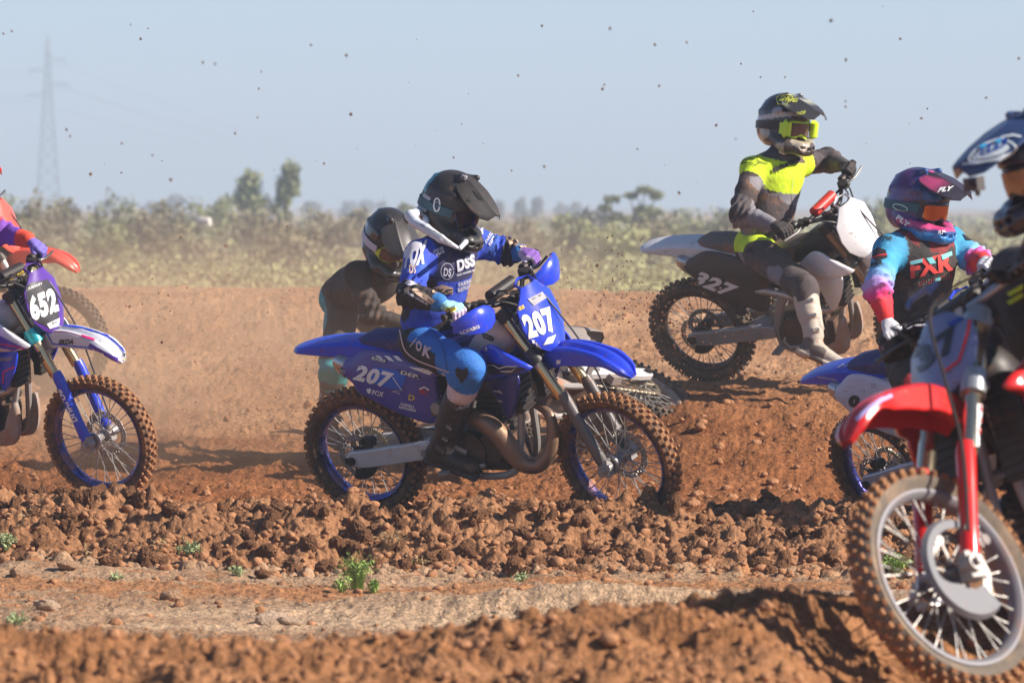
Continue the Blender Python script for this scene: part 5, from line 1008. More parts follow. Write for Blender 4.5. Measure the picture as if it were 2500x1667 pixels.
line('outline_arrow',zp(Z1,(610,330),(662,405),(605,412),(650,425)),2,INKW,SP); poly('blue_flash',zp(Z1,(500,270),(640,290),(690,330),(655,400),(590,395),(450,350)),mat('bright_blue_print',(.01,.12,.62),rough=.35,dirt=.05),SP,off=.0015)
SH=B207['radiator_shroud']; poly('house_label',zp(Z1,(1105,135),(1130,122),(1158,142),(1152,182),(1103,165)),INKW,SH); text('IKC',Z1(1106,163),Z1(1150,178),Z1(1110,135),INKR,SH,off=.005)
line('outline_mark',zp(Z1,(1143,288),(1160,262),(1190,262),(1220,280),(1260,268),(1325,270),(1290,298),(1230,298)),2.2,INKW,SH); poly('dark_flash',zp(Z1,(1110,235),(1250,262),(1380,282),(1300,320),(1150,310)),mat('dark_print',(.02,.015,.05),rough=.4,dirt=.1),SH,off=.0015)
line('small_mark',zp(Z1,(1190,410),(1215,412),(1245,425),(1220,405)),2,INKW,B207['shroud_wing']); text('WR',Z1(1213,470),Z1(1240,475),Z1(1214,460),INKW,B207['shroud_wing'])
poly('small_sticker',zp(Z1,(1550,232),(1575,228),(1573,252),(1548,256)),INKW,FF)
text('ACERBIS',Z2(925,1494),Z2(1098,1432),Z2(915,1466),INKW,B207['hand_guard']); text('ACERBIS',Z3(890,292),Z3(1000,190),Z3(872,275),INKW,B207['hand_guard'])
line('pill_outline',zp(Z3,(72,845),(85,838),(170,872),(180,890),(172,908),(85,875)),3,INKK,[B207['tank']],closed=True); text('ACERBIS',Z3(82,866),Z3(172,902),Z3(88,846),INKK,[B207['tank']])
text('PRO TAPER',Z3(290,530),Z3(440,440),Z3(275,500),INKW,[B207['pad']],bold=.04); text('CONTOUR',Z3(330,560),Z3(490,460),Z3(322,530),INKW,[B207['pad']])
poly('black_band',zp(Z1,(280,288),(305,266),(385,335),(355,372)),INKK,[B207['sil']]); text('S2',Z1(298,322),Z1(368,365),Z1(312,278),INKG,[B207['sil']],off=.005)
text('STEGPEGZ',Z1(772,560),Z1(835,625),Z1(782,552),INKW,B207['kick_starter'])
# --- 207 rider
JT=[R207['jersey']]; PT=[R207['trousers']]; ro=R207['root']
CW=mat('print_cloth_white',(.62,.62,.70),rough=.75,dirt=.1,bump=.001,bscale=140); CT=mat('print_cloth_tan',(.60,.42,.30),rough=.8,dirt=.1); CP=mat('print_cloth_pink',(.66,.50,.50),rough=.8,dirt=.1); CKK=mat('print_cloth_black',(.013,.013,.015),rough=.8,dirt=.08); CBL=mat('print_cloth_blue',(.012,.055,.42),rough=.8,dirt=.08); CYE=mat('print_cloth_yellow',(.75,.62,.02),rough=.6,dirt=.05)
O=dict(off=.005)
text('DSS',Z2(908,968),Z2(1052,915),Z2(898,868),CW,JT,bold=.06,**O); text('DEAD RANGERS MC',Z2(902,1003),Z2(1050,958),Z2(899,985),CW,JT,**O)
text('FARRELL',Z2(916,1092),Z2(1056,1045),Z2(912,1056),CW,JT,**O); text('REFRIGER',Z2(912,1135),Z2(1054,1085),Z2(908,1102),CW,JT,**O)
poly('house_badge',zp(Z2,(698,1100),(782,1070),(868,1095),(868,1150),(700,1146)),CT,JT,**O); text('IKC',Z2(712,1142),Z2(862,1146),Z2(712,1100),CKK,JT,off=.008,bold=.06)
text('DS',Z2(790,1000),Z2(852,1008),Z2(796,930),CW,JT,**O); c0=(822,960); line('round_badge',[Z2(c0[0]+52*math.cos(t),c0[1]+66*math.sin(t)) for t in np.linspace(0,6.1,20)],1.2,CW,JT,**O)
text('SEARCH FOR',Z2(705,815),Z2(790,782),Z2(700,790),CW,JT,**O); text('AIR',Z2(728,830),Z2(800,812),Z2(722,805),CW,JT,shear=.3,**O)
text('FOX',Z2(470,950),Z2(640,905),Z2(490,745),CW,JT,bold=.07,shear=.2,**O); poly('sleeve_patch',zp(Z2,(470,770),(560,715),(605,725),(590,790),(520,810),(470,860)),CW,JT,**O); poly('sleeve_patch',zp(Z2,(470,1060),(520,1040),(580,1075),(500,1085)),CW,JT,**O); text('DS',Z2(510,985),Z2(560,990),Z2(512,915),CT,JT,off=.008)
poly('sleeve_stripe',zp(Z2,(512,1120),(560,1104),(640,1150),(730,1212),(690,1236),(600,1175)),CT,JT,**O); line('sleeve_stripe_gap',zp(Z2,(530,1135),(590,1130),(640,1160),(700,1225)),1.5,CKK,JT,off=.008); text('DEAD RANGERS MC',Z2(492,1150),Z2(665,1245),Z2(497,1132),CW,JT,**O)
for k in range(4): x=1300+k*45; poly('sleeve_stripe',zp(Z2,(x,670+k*16),(x+30,690+k*14),(x+75,735+k*16),(x+45,745+k*12)),CT,JT,**O)
text('FARRELL',Z2(1148,738),Z2(1215,625),Z2(1135,712),CW,JT,**O); text('REFRIG',Z2(1180,755),Z2(1240,650),Z2(1163,735),CW,JT,**O); poly('sleeve_patch',zp(Z2,(1080,560),(1120,590),(1120,660),(1085,650)),CW,JT,**O)
text('O',Z1(742,175),Z1(775,190),Z1(750,118),CP,PT,bold=.04,**O); text('K',Z1(780,205),Z1(828,225),Z1(795,148),CP,PT,bold=.05,**O); text('/',Z1(708,155),Z1(725,158),Z1(735,108),CP,PT,**O)
line('trouser_piping',catmull(zp(Z1,(652,60),(672,150),(700,195),(760,235),(850,270),(935,302)),4),3,CP,PT,**O)
poly('fox_emblem',zp(Z1,(972,285),(988,272),(1000,285),(1018,288),(1038,270),(1042,300),(1036,332),(1022,340),(1012,358),(1000,360),(990,335),(974,320)),CKK,PT,**O)
line('trouser_seam',zp(Z1,(800,20),(870,110),(905,180),(925,300)),1.6,mat('seam_blue',(.01,.05,.22),rough=.8,dirt=.1),PT,**O)
text('AIR',Z1(968,520),Z1(1050,500),Z1(970,500),INKG,[o for o in bpy.data.objects if o.parent==ro and o.name.startswith('boot')],off=.004,shear=.4)
for g in [o for o in bpy.data.objects if o.parent==ro and o.name.startswith('glove')]:
    poly('glove_patch',zp(Z2,(800,1310),(818,1262),(892,1262),(905,1280),(845,1325)),CYE,[g],off=.003); poly('glove_patch',zp(Z2,(1595,855),(1640,800),(1722,810),(1700,830),(1640,860)),CYE,[g],off=.003)
    text('DSS',Z2(825,1312),Z2(890,1282),Z2(822,1280),CKK,[g],off=.006); text('DSS',Z2(1618,852),Z2(1700,822),Z2(1630,815),CKK,[g],off=.006)
# neck brace: stiff white collar
def brace():
    s=SDF(.007,.012); q=lambda x,y,d:P(*Z2(x,y),d); pts=[q(520,500,27.72),q(560,560,27.66),(q(650,610,27.58)),q(770,690,27.50),q(905,765,27.50)]; s.chain(pts,[.030,.026,.024,.020,.010],k=.01)
    s.chain([q(520,500,27.72),q(600,462,27.9),q(700,480,28.1)],[.026,.022,.02]); s.chain([q(700,480,28.1),q(900,560,28.3),q(1050,640,28.1),q(930,770,27.55)],[.02,.02,.018,.012]); s.cap(q(640,560,27.8),q(660,470,27.9),.02,.018)
    def pt(p):
        c=np.tile(np.array((.62,.66,.72)),(len(p),1)); n=snoise(p,20,4); pr=p@CU; c[(n<-.5)]=(.10,.28,.50); return c
    me=s.build('neck_brace',mat('brace_plastic',attr=True,rough=.35,dirt=.05,speck=.3),paint=pt); return obj('neck_brace',recenter(me,R207['org']),ro)
NB=brace(); line('brace_groove',zp(Z2,(600,570),(680,615),(760,660),(860,735)),1.6,INKK,[NB],off=.003)
h=[R207['helmet']]; text('O',Z2(722,455),Z2(770,470),Z2(718,375),INKG,h+[o for o in h[0].children if 'strap' in o.name] if False else h,bold=.0)
HM=R207['helmet']; hk=[o for o in bpy.data.objects if o.parent==HM]; stp=[o for o in hk if o.name.startswith('goggle_strap')]; pk=[o for o in hk if o.name.startswith('peak')]
line('oval_emblem',[Z2(740+22*math.cos(t)-12*math.sin(t),410+50*math.sin(t)+22*math.cos(t)) for t in np.linspace(0,6.28,16)],3.5,INKW,stp+h)
for a in (((1035,290),(1060,300),(1110,370),(1085,360)),((1065,300),(1085,310),(1130,375),(1112,368)),((985,375),(1015,335),(1025,385))): poly('peak_vent',zp(Z2,*a),INKK,pk)
poly('vent_label',zp(Z2,(895,155),(950,150),(1000,205),(960,205)),INKK,h+pk); text('FOX',Z2(935,190),Z2(985,205),Z2(942,160),INKG,h+pk,off=.005)
# --- 327
T=B327['side_panel']; text('327',Z4(285,1035),Z4(492,1118),Z4(335,975),INKW,T,bold=.05,shear=.1,name='number')
text('RENTHAL',Z5(1180,1370),Z5(1300,1260),Z5(1160,1345),INKW,[B327['pad']]); text('PRO TAPER',Z5(1235,1430),Z5(1350,1290),Z5(1212,1385),INKW,[B327['pad']],bold=.05)
t=[R327['jersey']]; text('alpinestars',Z5(550,988),Z5(835,868),Z5(543,905),CKK,t,bold=.06,off=.008)
line('star_emblem',zp(Z5,(220,875),(250,835),(310,818),(355,830),(388,800),(390,845),(495,872),(400,862),(362,893),(340,870),(275,862),(222,875)),1.8,CKK,t,**O)
poly('shirt_badge',zp(Z5,(440,715),(475,710),(500,760),(470,765)),CKK,t,**O); line('shirt_seam',zp(Z5,(765,1020),(750,1160),(765,1300),(745,1400)),1.0,mat('seam_grey',(.25,.25,.28),rough=.8,dirt=.1),t,**O)
hh=R327['helmet']; hc=[o for o in bpy.data.objects if o.parent==hh and o.name.startswith('peak')]; YG=mat('print_lime',(.62,.66,.10),rough=.4,dirt=.08)
text('SHOEI',Z5(615,205),Z5(815,225),Z5(640,140),YG,[hh]+hc,bold=.05,shear=.2); line('helmet_outline',zp(Z5,(590,180),(640,135),(760,140),(820,180),(730,190),(700,245),(610,240)),2,YG,[hh]+hc,closed=True); text('SHOEI',Z5(800,362),Z5(900,345),Z5(805,325),YG,hc,bold=.03,shear=.3)
q=R327['trousers']; text('A',Z4(575,880),Z4(620,895),Z4(585,850),CKK,[q],**O)
# --- blue bike + rider
t=[RFX['jersey']]; cols=(mat('print_aqua',(.20,.62,.66),rough=.7,dirt=.05),mat('print_coral',(.75,.06,.05),rough=.7,dirt=.05))
text('FXR',Z7(705,958),Z7(928,912),Z7(698,865),cols[1],t,bold=.05,**O)
for (a,b) in (((698,865),(925,812)),): poly('letter_top',zp(Z7,(698,866),(765,852),(765,870),(705,885)),cols[0],t,off=.009); poly('letter_top',zp(Z7,(785,850),(815,845),(835,875),(805,880)),cols[0],t,off=.009); poly('letter_top',zp(Z7,(860,835),(915,815),(918,835),(868,860)),cols[0],t,off=.009)
for r in range(3):
    for k in range(14): x=745+k*13; y=975-k*3.2+r*9; poly('dotted_band',zp(Z7,(x,y),(x+5,y-1),(x+5,y+3),(x,y+4)),cols[0] if (k+r)%4==0 else cols[1],t,**O)
poly('small_badge',zp(Z7,(832,955),(860,950),(858,966),(830,970)),cols[0],t,off=.007)
poly('sleeve_patch',zp(Z7,(495,830),(530,795),(570,810),(580,850),(520,870)),CKK,t,**O); line('sleeve_mark',zp(Z7,(492,858),(540,840),(578,835)),4,mat('print_red_cloth',(.6,.03,.05),rough=.8,dirt=.05),t,off=.008); text('FXR',Z7(495,900),Z7(555,885),Z7(497,878),CKK,t,bold=.06,**O); text('FXR',Z7(540,752),Z7(605,758),Z7(540,732),CKK,t,shear=.3,**O); text('FXR',Z7(905,672),Z7(940,690),Z7(908,655),CKK,t,**O); poly('sleeve_patch',zp(Z7,(975,720),(1000,735),(1030,760),(1000,755)),CKK,t,**O)
hh=RFX['helmet']; hc=[o for o in bpy.data.objects if o.parent==hh]; pk=[o for o in hc if o.name.startswith('peak')]; st=[o for o in hc if o.name.startswith('goggle_strap')]
text('FLY',Z7(845,503),Z7(930,492),Z7(852,478),INKW,pk,bold=.06,shear=.3); text('FLY',Z7(625,640),Z7(700,695),Z7(632,612),INKW,[hh],bold=.06,shear=.3); text('FLY',Z7(848,722),Z7(882,720),Z7(850,705),INKW,[hh],bold=.05,shear=.3); line('oval_emblem',[Z7(650+38*math.cos(a),582+16*math.sin(a)+10*math.cos(a)) for a in np.linspace(0,6.28,16)],3,mat('print_mint',(.45,.62,.55),rough=.5,dirt=.05),st+[hh])
gl=[o for o in bpy.data.objects if o.parent==RFX['root'] and o.name.startswith('glove')]; 
for g in gl: line('glove_badge',zp(Z7,(605,1225),(635,1205),(668,1220),(665,1240),(625,1250)),1.8,INKK,[g],closed=True)
text('FXR',Z7(540,1425),Z7(600,1400),Z7(538,1370),mat('print_aqua2',(.12,.42,.50),rough=.7,dirt=.05),[RFX['trousers']],bold=.04,**O); poly('knee_patch',zp(Z7,(535,1320),(590,1315),(600,1345),(540,1350)),mat('print_red_cloth',(.6,.03,.05)),[RFX['trousers']],**O)
T=BFX['side_panel']; text('0',Z6(275,472),Z6(318,480),Z6(285,425),INKK,T,bold=.07,name='number'); text('ATTITUDE',Z6(455,748),Z6(548,733),Z6(453,738),INKK,BFX['swingarm'])
for k in range(5): line('fender_print',zp(Z6,(235+k*24,322-k*3),(262+k*24,306-k*2)),1.6,INKW,[BFX['rf']])
text('PROSERIES.COM.AU',Z6(158,358),Z6(235,372),Z6(159,352),INKW,[BFX['rf']]); text('DUNLOP',Z6(268,388),Z6(300,390),Z6(270,380),INKW,[BFX['rf']]+T)
line('round_emblem',[Z6(377+8*math.cos(a),392+8*math.sin(a)) for a in np.linspace(0,6.28,14)],1.6,INKG,T+[BFX['rf']])
text('DEAKIN',Z8(1435,1000),Z8(1568,975),Z8(1440,962),mat('print_aqua2',(.12,.42,.50)),BFX['radiator_shroud']+[BFX['ff'],BFX['plate']])
# --- red bike
PLr=[BRD['plate']]; text('137',Z8(470,1120),Z8(1010,760),Z8(400,920),mat('plate_black',(.015,.018,.03),rough=.35,dirt=.05,speck=.4),PLr,bold=.05,maxj=.2,name='number')
line('plate_border',zp(Z8,(1085,460),(1060,640),(980,900),(840,1000)),7,RED,PLr,maxj=.2); poly('plate_corner',zp(Z8,(870,560),(1080,455),(1060,500),(900,600)),mat('royal_print',(.01,.06,.35),rough=.35,dirt=.05),PLr,maxj=.2)
fk=BRD['fork_tube']; text('Bikeium',Z8(1215,1568),Z8(1200,1300),Z8(1150,1568),INKR,fk,bold=.03,maxj=.2,off=.004); poly('fork_sticker',zp(Z8,(1140,1290),(1225,1300),(1228,1680),(1130,1680)),INKW,fk,maxj=.2,off=.002)
text('SHOWA',Z6(815,1010),Z6(808,870),Z6(792,1010),INKW,BRD['fork_guard'],maxj=.2)
line('fender_stripe',zp(Z8,(40,1440),(160,1330),(250,1265),(360,1215)),9,mat('lilac_print',(.45,.42,.75),rough=.3,dirt=.05),[BRD['ff']],maxj=.2)
pk=[o for o in bpy.data.objects if o.parent==RTL['helmet'] and o.name.startswith('peak')]+[RTL['helmet']]; SB=mat('print_silver',(.60,.68,.72),rough=.3,dirt=.05); CY=mat('print_cyan',(.03,.45,.80),rough=.3,dirt=.05)
line('shield_emblem',catmull(zp(Z9,(400,500),(480,410),(640,345),(720,360),(780,400),(775,445),(700,500),(560,525),(420,530)),3,True),5,SB,pk,closed=True,maxj=.2); poly('shield_fill',zp(Z9,(420,500),(490,425),(640,365),(720,390),(735,420),(690,460),(560,500),(430,515)),SB,pk,maxj=.2,off=.002)
text('TLD',Z9(450,500),Z9(700,410),Z9(480,420),mat('royal_print',(.01,.06,.35)),pk,maxj=.2,bold=.04,off=.005); poly('shield_gem',zp(Z9,(485,400),(545,385),(540,410),(500,425)),CY,pk,maxj=.2,off=.006); poly('shield_gem',zp(Z9,(610,365),(660,345),(670,370),(640,385)),CY,pk,maxj=.2,off=.006)
line('peak_edge',zp(Z9,(340,550),(460,545),(620,505),(760,455),(790,420)),5,SB,pk,maxj=.2); line('peak_edge',zp(Z9,(660,330),(760,310),(830,325)),5,SB,pk,maxj=.2)
t=[RTL['jersey']]; NE=mat('print_neon',(.60,.75,.02),rough=.6,dirt=.05)
for dy in (0,75): poly('neon_bar',zp(Z8,(1420,300-20+dy),(1568,190+dy),(1568,240+dy),(1450,310+dy)),NE,t,maxj=.2,**O)
poly('forearm_stripe',zp(Z8,(1410,110),(1540,0),(1568,20),(1440,140)),CP,t,maxj=.2,**O)
# --- 652
PL=[B652['plate']]; Z0_=Z0; Z0=zl(17,500,2.064); poly('plate_field',zp(Z0,(95,400),(205,375),(255,470),(262,585),(215,620),(150,590),(100,480)),mat('grey_black_print',(.04,.04,.045),rough=.35,dirt=.06,speck=.2),PL,off=.0015); text('652',Z0(128,590),Z0(262,535),Z0(100,465),INKW,PL,bold=.06,name='number'); text('A.BAILEY',Z0(108,428),Z0(178,400),Z0(104,418),INKW,PL); text('SKDA',Z0(225,605),Z0(255,595),Z0(222,592),INKK,PL); poly('plate_base',zp(Z0,(200,600),(265,570),(260,610),(215,625)),INKW,PL,off=.0025)
Z0=Z0_; T=[B652['ff']]; text('SKDA',Z0(295,703),Z0(370,702),Z0(297,678),INKK,T,bold=.05,shear=.2); MG=mat('print_magenta',(.65,.02,.18),rough=.35,dirt=.05); VI=mat('print_violet',(.10,.04,.40),rough=.35,dirt=.05)
line('fender_stripe',zp(Z0,(270,640),(330,640),(405,660)),2,MG,T); line('fender_stripe',zp(Z0,(410,660),(480,680)),5,MG,T); line('fender_stripe',zp(Z0,(300,605),(420,620),(540,660),(590,700),(670,780)),4,BLUE,T); line('fender_stripe',zp(Z0,(450,705),(520,745),(600,785)),9,VI,T); line('fender_stripe',zp(Z0,(560,660),(620,690),(670,750)),3,VI,T); line('fender_edge',zp(Z0,(240,650),(265,700),(450,720),(530,780),(600,808)),3,BLUE,T)
line('oval_sticker',[Z0(645+17*math.cos(a),782+11*math.sin(a)) for a in np.linspace(0,6.28,14)],4,INKY,T); text('OMEN',Z0(615,770),Z0(645,752),Z0(612,755),INKK,T)
text('DUNLOP',Z0(370,1095),Z0(285,935),Z0(393,1087),INKW,B652['fork_guard'],bold=.05); text('YANKS',Z0(238,895),Z0(172,745),Z0(268,885),INKK,B652['fork_tube'],bold=.06)
T=B652['radiator_shroud']+B652['shroud_wing']; line('shroud_stripe',zp(Z0,(0,700),(70,710),(140,730)),3,MG,T); poly('shroud_field',zp(Z0,(0,660),(60,690),(130,725),(60,735),(0,720)),VI,T,off=.0015); text('450F',Z0(0,790),Z0(65,785),Z0(0,768),INKG,T,shear=.3); line('shroud_stripe',zp(Z0,(15,900),(20,840),(75,815)),4,MG,T)
text('PRO TAPER',Z0(55,395),Z0(140,335),Z0(48,375),INKY,[B652['pad']],bold=.05)
# ================================================================ STONES, WEEDS, FLYING DIRT
def hit(px,py):
    for d in np.arange(13,60,.03):
        q=P(px,py,d)
        if q[2]<gz(q[0],d): return q[0],d,gz(q[0],d)
    return None
STN=mat('pale_stone',(.70,.42,.24),rough=.9,dirt=.3,bump=.05,bscale=5,scale=2,dcol=(.40,.2,.1,1)); STW=mat('whitish_stone',(.80,.56,.38),rough=.9,dirt=.15,bump=.05,bscale=5,scale=2)
for i,(x,y,r,m,l) in enumerate([(165,1388,.038,STN,'flat topped tan stone on the sandy strip at the left'),(114,1490,.05,STW,'whitish knobbly stone low on the sandy strip at the left'),(420,1466,.05,STN,'wedge shaped tan stone in the middle of the sandy strip'),(656,1526,.06,STW,'long flat white stone just behind the near dirt ridge'),(42,1406,.045,STN,'low brown stone at the left edge of the sandy strip'),(706,1524,.04,STW,'small white stone beside the long flat white stone'),(640,1412,.04,CM,'round brown lump alone below the middle berm'),(606,1350,.035,CM,'pair forming brown lump at the foot of the middle berm')]):
    h3=hit(x,y)
    if h3: o=obj('stone',clod_mesh('stone',500+i,3,m,.22),label=l,cat='stone'); o.location=(h3[0],h3[1],h3[2]+r*.3); o.scale=(r*1.25,r,r*.62); o.rotation_euler=(.1,.2,i*1.3)
WG=leafmat('weed_green',(.28,.40,.11)); WD=leafmat('dry_stem',(.40,.27,.14)); WG2=leafmat('weed_dull',(.34,.40,.20))
def weed(px,py,hgt,wid,m,label,seed,n=70,name='weed'):
    h3=hit(px,py)
    if not h3: return
    r=np.random.default_rng(seed); root=obj(name,None,None,Matrix.Translation(h3),label=label,cat='weed'); mb=MB(); lf=[]; 
    for i in range(n):
        a=r.uniform(0,6.28); t=r.uniform(.1,1)*wid; e=np.array([math.cos(a)*t,math.sin(a)*t,hgt*r.uniform(.4,1)*(1-.4*t/wid)]); mid=e*.5+np.array([0,0,hgt*.15]); b0=np.array([math.cos(a)*wid*.25*r.random(),math.sin(a)*wid*.25*r.random(),-.01]); mb.tube([b0,mid,e],[.0022,.0016,.0007],3)
        for k in range(4):
            c=mid+(e-mid)*r.random(); dv=r.normal(size=3)*.008; up=r.normal(size=3)*.003; lf.append([c,c+dv+up,c+dv*1.6,c+dv-up])
    mk('stems',mb,m,root)
    V=np.array(lf).reshape(-1,3); obj('leaves',me_from(V,np.arange(len(V)).reshape(-1,4),'leaves',m),root)
weed(872,1440,.22,.11,WG,'bright green feathery weed clump below the middle berm',1,80); weed(835,1445,.08,.06,WG,'small green sprout left of the feathery weed clump',2,30); weed(910,1445,.06,.05,WG,'short green sprout right of the feathery weed clump',3,25)
weed(460,1362,.09,.07,WG2,'greyish green weed at the foot of the berm, left of centre',4,50); weed(14,1338,.09,.07,WG2,'green weed at the left edge of the picture',5,50); weed(580,1405,.04,.05,WG2,'tiny dull weed on the sandy strip',6,25); weed(40,1525,.05,.06,WG2,'small pale weed low at the left',7,25)
weed(2185,1405,.13,.10,WG,'green weed seen through the spokes of the red front wheel',8,90); weed(1010,1388,.07,.08,WD,'dry straw tuft on the berm foot right of the green weed',10,40); weed(390,1350,.09,.04,WD,'thin dry twigs standing at the berm foot on the left',11,10); weed(210,1365,.08,.04,WD,'single dry stalk near the left end of the berm',12,6); weed(45,1300,.14,.10,WD,'dry twig leaning out of the berm at the left edge',13,5)
weed(950,1340,.10,.12,WD,'tangled dry grass on the berm slope behind the green weed',14,30); weed(1270,1420,.05,.06,WG2,'low dull weed under the right part of the berm',15,25); weed(280,1415,.03,.04,WG2,'tiny sprout by the flat topped tan stone',16,15)
FD=mat('flying_dirt',(.14,.06,.03),rough=.95,dirt=0); FDM=[clod_mesh('flying_clod',300+i,2,FD,.4) for i in range(5)]
fl=[(1909,48,2),(1504,103,2),(2068,90,1.3),(1943,138,1.5),(957,91,.6),(796,128,1.5),(594,204,1.5),(806,263,1.8),(820,342,.6),(208,400,2.0),(280,330,1.2),(161,313,1.4),(153,298,1.4),(939,190,.5),(1076,216,.7),(1042,362,1.2),(881,454,.6),(714,104,1.3),(494,147,1.6),(466,144,1.6),(323,90,1.3),(1514,198,1.7),(1384,205,1.5),(1388,195,1.1),(1577,98,1.6),(1401,66,1.6),(1245,60,1.8),(1190,174,1.2),(1702,147,.9),(1803,178,1.1),(1747,178,.8),(1942,246,1.5),(1942,233,1.1),(2116,272,1.3),(1464,343,1.3),(1645,288,1.5),(1690,320,1.1),(1560,443,1.8),(1250,383,1.4),(1175,392,1.2),(1372,610,1.8),(1478,650,.8),(1390,575,.6),(2265,225,1.3),(2340,135,1.5),(2028,15,.5),(1730,27,.9),(2088,284,.5),(1526,380,.5),(744,376,1.2),(392,413,1.6),(279,397,1.3),(372,370,.8),(240,378,.5),(600,165,1.0),(592,270,1.1),(540,307,1.6),(350,357,1.2),(1600,420,.5),(1320,470,.5),(1290,480,.4),(1350,640,.5),(1410,690,.6),(1500,605,.4),(8,78,1.3),(27,72,1.1),(300,57,1.0),(340,66,.8),(415,545,1.6),(519,564,2.2),(145,626,1.2),(268,640,1.4),(350,640,.8),(725,370,.6),(1000,300,.4),(1110,330,.5),(1130,350,.4),(955,335,.4),(905,410,.4),(1060,285,.8),(630,390,.6),(1620,215,.4),(1700,1190,1.6),(1716,1300,1.4),(1045,1370,2.0),(905,1410,2.0),(1655,1195,1.6),(1990,330,.5),(2090,375,.5),(1850,330,.4),(2130,250,.8),(2200,430,.4),(1440,520,.5),(1330,560,.4),(1400,520,.5),(1295,655,.5),(1280,520,.3),(660,520,.9),(700,600,.8),(1345,615,.5),(1415,575,.4),(1780,1000,.6)]
rr=random.Random(4)
the_neon='the neon goggles'
LMK=[(110,250,'the lattice pylon'),(575,400,'the left gum tree'),(660,380,'the right gum tree'),(1050,450,'the black helmet'),(880,560,'the bending rider'),(1290,620,'the far blue hand guard'),(1810,270,the_neon),(1560,570,'the white fender'),(2120,430,'the orange goggles'),(2280,330,'the navy blue helmet'),(1450,450,'the open branched tree'),(150,600,'the salmon red fender'),(470,495,'the white drum'),(1400,850,'the blue front fender'),(820,1320,'the feathery weed'),(1730,1150,'the right berm'),(1280,1450,'the near dirt ridge'),(1180,120,'the central sky'),(300,120,'the left sky'),(1700,80,'the right sky')]
def clod_label(x,y,s):
    l=min(LMK,key=lambda q:math.hypot(q[0]-x,q[1]-y)); dx,dy=x-l[0],y-l[1]; r=math.hypot(dx,dy); v='above' if dy<-abs(dx)*.5 else ('below' if dy>abs(dx)*.5 else 'level with'); h_='right' if dx>0 else 'left'
    return '%s dirt lump in the air, %s %s and %s of %s'%('tiny' if s<.75 else ('small' if s<1.5 else 'larger'),'just' if r<70 else ('somewhat' if r<150 else 'well'),v,h_,l[2]) if v!='level with' else '%s dark dirt lump in the air, %s %s of %s'%('tiny' if s<.75 else ('small' if s<1.5 else 'larger'),'close' if r<70 else ('some way' if r<150 else 'far'),h_,l[2])
for i,(x,y,s) in enumerate(fl):
    d=rr.uniform(26.5,30) if s<1 else (rr.uniform(17,22) if rr.random()<.6 else rr.uniform(40,55)); 
    if y>1150: d=rr.uniform(15,17)
    o=obj('flying_clod',FDM[i%5],label=clod_label(x,y,s),cat='dirt clod',group='lumps of dirt flying through the air'); o.location=Q(x,y,d); k=s*3.4/F*d*.5*(1.25 if s>=1 else 1.3); o.scale=(k,k*rr.uniform(.6,1),k*rr.uniform(.7,1.1)); o.rotation_euler=(rr.uniform(0,6),rr.uniform(0,6),rr.uniform(0,6))

# spray of fine crumbs thrown off the tyres: too many and too small to count
r_=np.random.default_rng(12); VV=[];FF=[];nn=0; tv,tf=small[5]
for (cx,cy,sx,sy,d0,d1,num) in ((1470,690,70,45,29.5,33,150),(1400,640,60,60,28.5,30,40),(1290,660,110,50,28.5,31,30),(1680,840,90,60,32,34,120),(740,1010,60,90,28.6,30,70),(300,700,160,60,30,34,60),(1560,760,60,30,30,33,80)):
    for i in range(num):
        d=r_.uniform(d0,d1); q=Q(cx+r_.normal()*sx,cy+r_.normal()*sy,d); s_=r_.uniform(.0012,.0038)*(2 if r_.random()<.06 else 1); VV.append(tv*s_+q); FF.append(tf+nn); nn+=len(tv)
me=bpy.data.meshes.new('dirt_spray'); me.from_pydata(np.concatenate(VV).tolist(),[],np.concatenate(FF).tolist()); me.materials.append(mat('spray_dirt',(.22,.10,.05),rough=.95,dirt=0)); obj('dirt_spray',me,kind='stuff',label='fine crumbs of dirt sprayed into the air by the wheels')
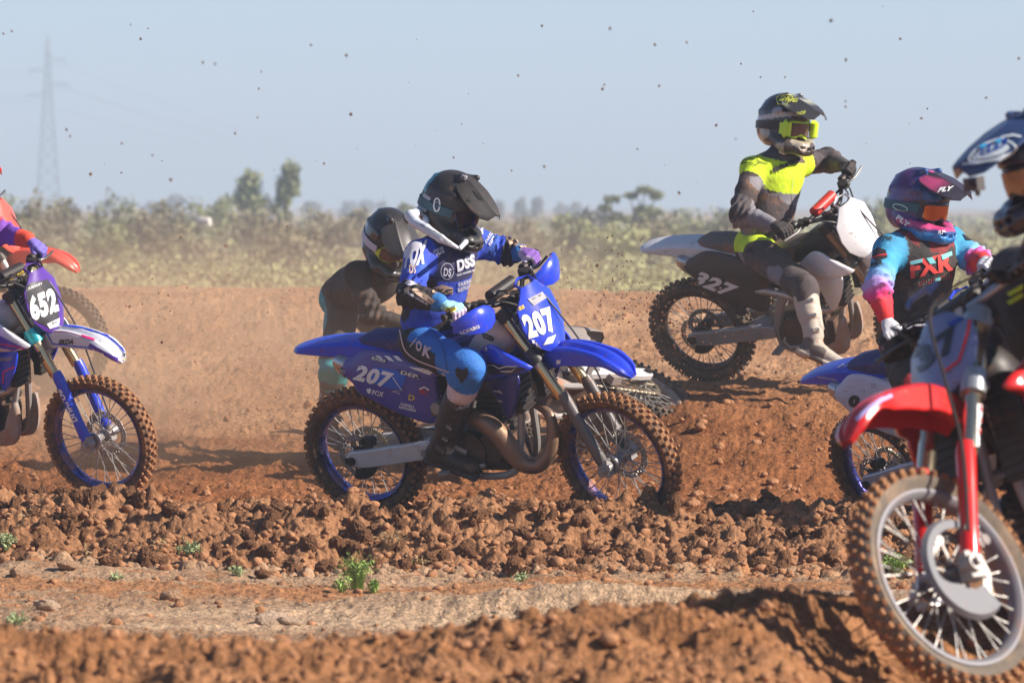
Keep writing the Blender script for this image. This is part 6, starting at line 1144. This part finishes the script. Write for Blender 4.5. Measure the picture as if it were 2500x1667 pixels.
# ================================================================ AIR
def volbox(name,c,s,dens,col,label,noise=None,aniso=.2):
    mb=MB(); mb.box((0,0,0),s); m=bpy.data.materials.new(name+'_air'); m.use_nodes=True; n=m.node_tree.nodes; L=m.node_tree.links; n.remove(n['Principled BSDF']); v=n.new('ShaderNodeVolumePrincipled'); v.inputs['Color'].default_value=(*col,1); v.inputs['Density'].default_value=dens; v.inputs['Anisotropy'].default_value=aniso
    L.new(v.outputs[0],n['Material Output'].inputs['Volume'])
    if noise: noise(n,L,v,dens,m)
    return mk(name,mb,m,None,Matrix.Translation(c),smooth=0,kind='stuff',label=label)
def dustn(hx0,hx1,hmin,zl,zh,ns=.55):
    def f(n,L,v,dens,m):
        tc=n.new('ShaderNodeTexCoord'); sp=n.new('ShaderNodeSeparateXYZ'); L.new(tc.outputs['Object'],sp.inputs[0])
        def mr(s,a,b,c,d):
            x=n.new('ShaderNodeMapRange'); x.interpolation_type='SMOOTHSTEP'; L.new(s,x.inputs[0])
            for i,q in enumerate((a,b,c,d)): x.inputs[i+1].default_value=q
            return x.outputs[0]
        def mul(a,b):
            x=n.new('ShaderNodeMath'); x.operation='MULTIPLY'; L.new(a,x.inputs[0])
            if isinstance(b,float): x.inputs[1].default_value=b
            else: L.new(b,x.inputs[1])
            return x.outputs[0]
        no=n.new('ShaderNodeTexNoise'); no.inputs['Scale'].default_value=ns; no.inputs['Detail'].default_value=3; L.new(tc.outputs['Object'],no.inputs['Vector'])
        r=mul(mul(mr(sp.outputs[0],hx0,hx1,1,hmin),mr(sp.outputs[2],zl,zh,1,0)),mr(no.outputs['Fac'],.38,.68,.15,1.6)); L.new(mul(r,float(dens)),v.inputs['Density'])
    return f
volbox('haze',(0,2900,23.5),(3000,5960,54),.00105,(.58,.72,.86),'thin pale blue haze over the whole plain',aniso=.0)
volbox('dust_cloud',(-.5,38.1,.9),(9,11.2,2.3),.19,(.92,.70,.48),'brown dust hanging over the track behind bike 207',dustn(-.2,2.0,.2,-.4,.80),aniso=.3)
volbox('dust_plume',(-1.35,32.2,.75),(2.7,3.0,1.9),.12,(.90,.66,.43),'denser dust plume around the bending rider',dustn(.6,1.3,.0,-.5,.75,.9),aniso=.3)
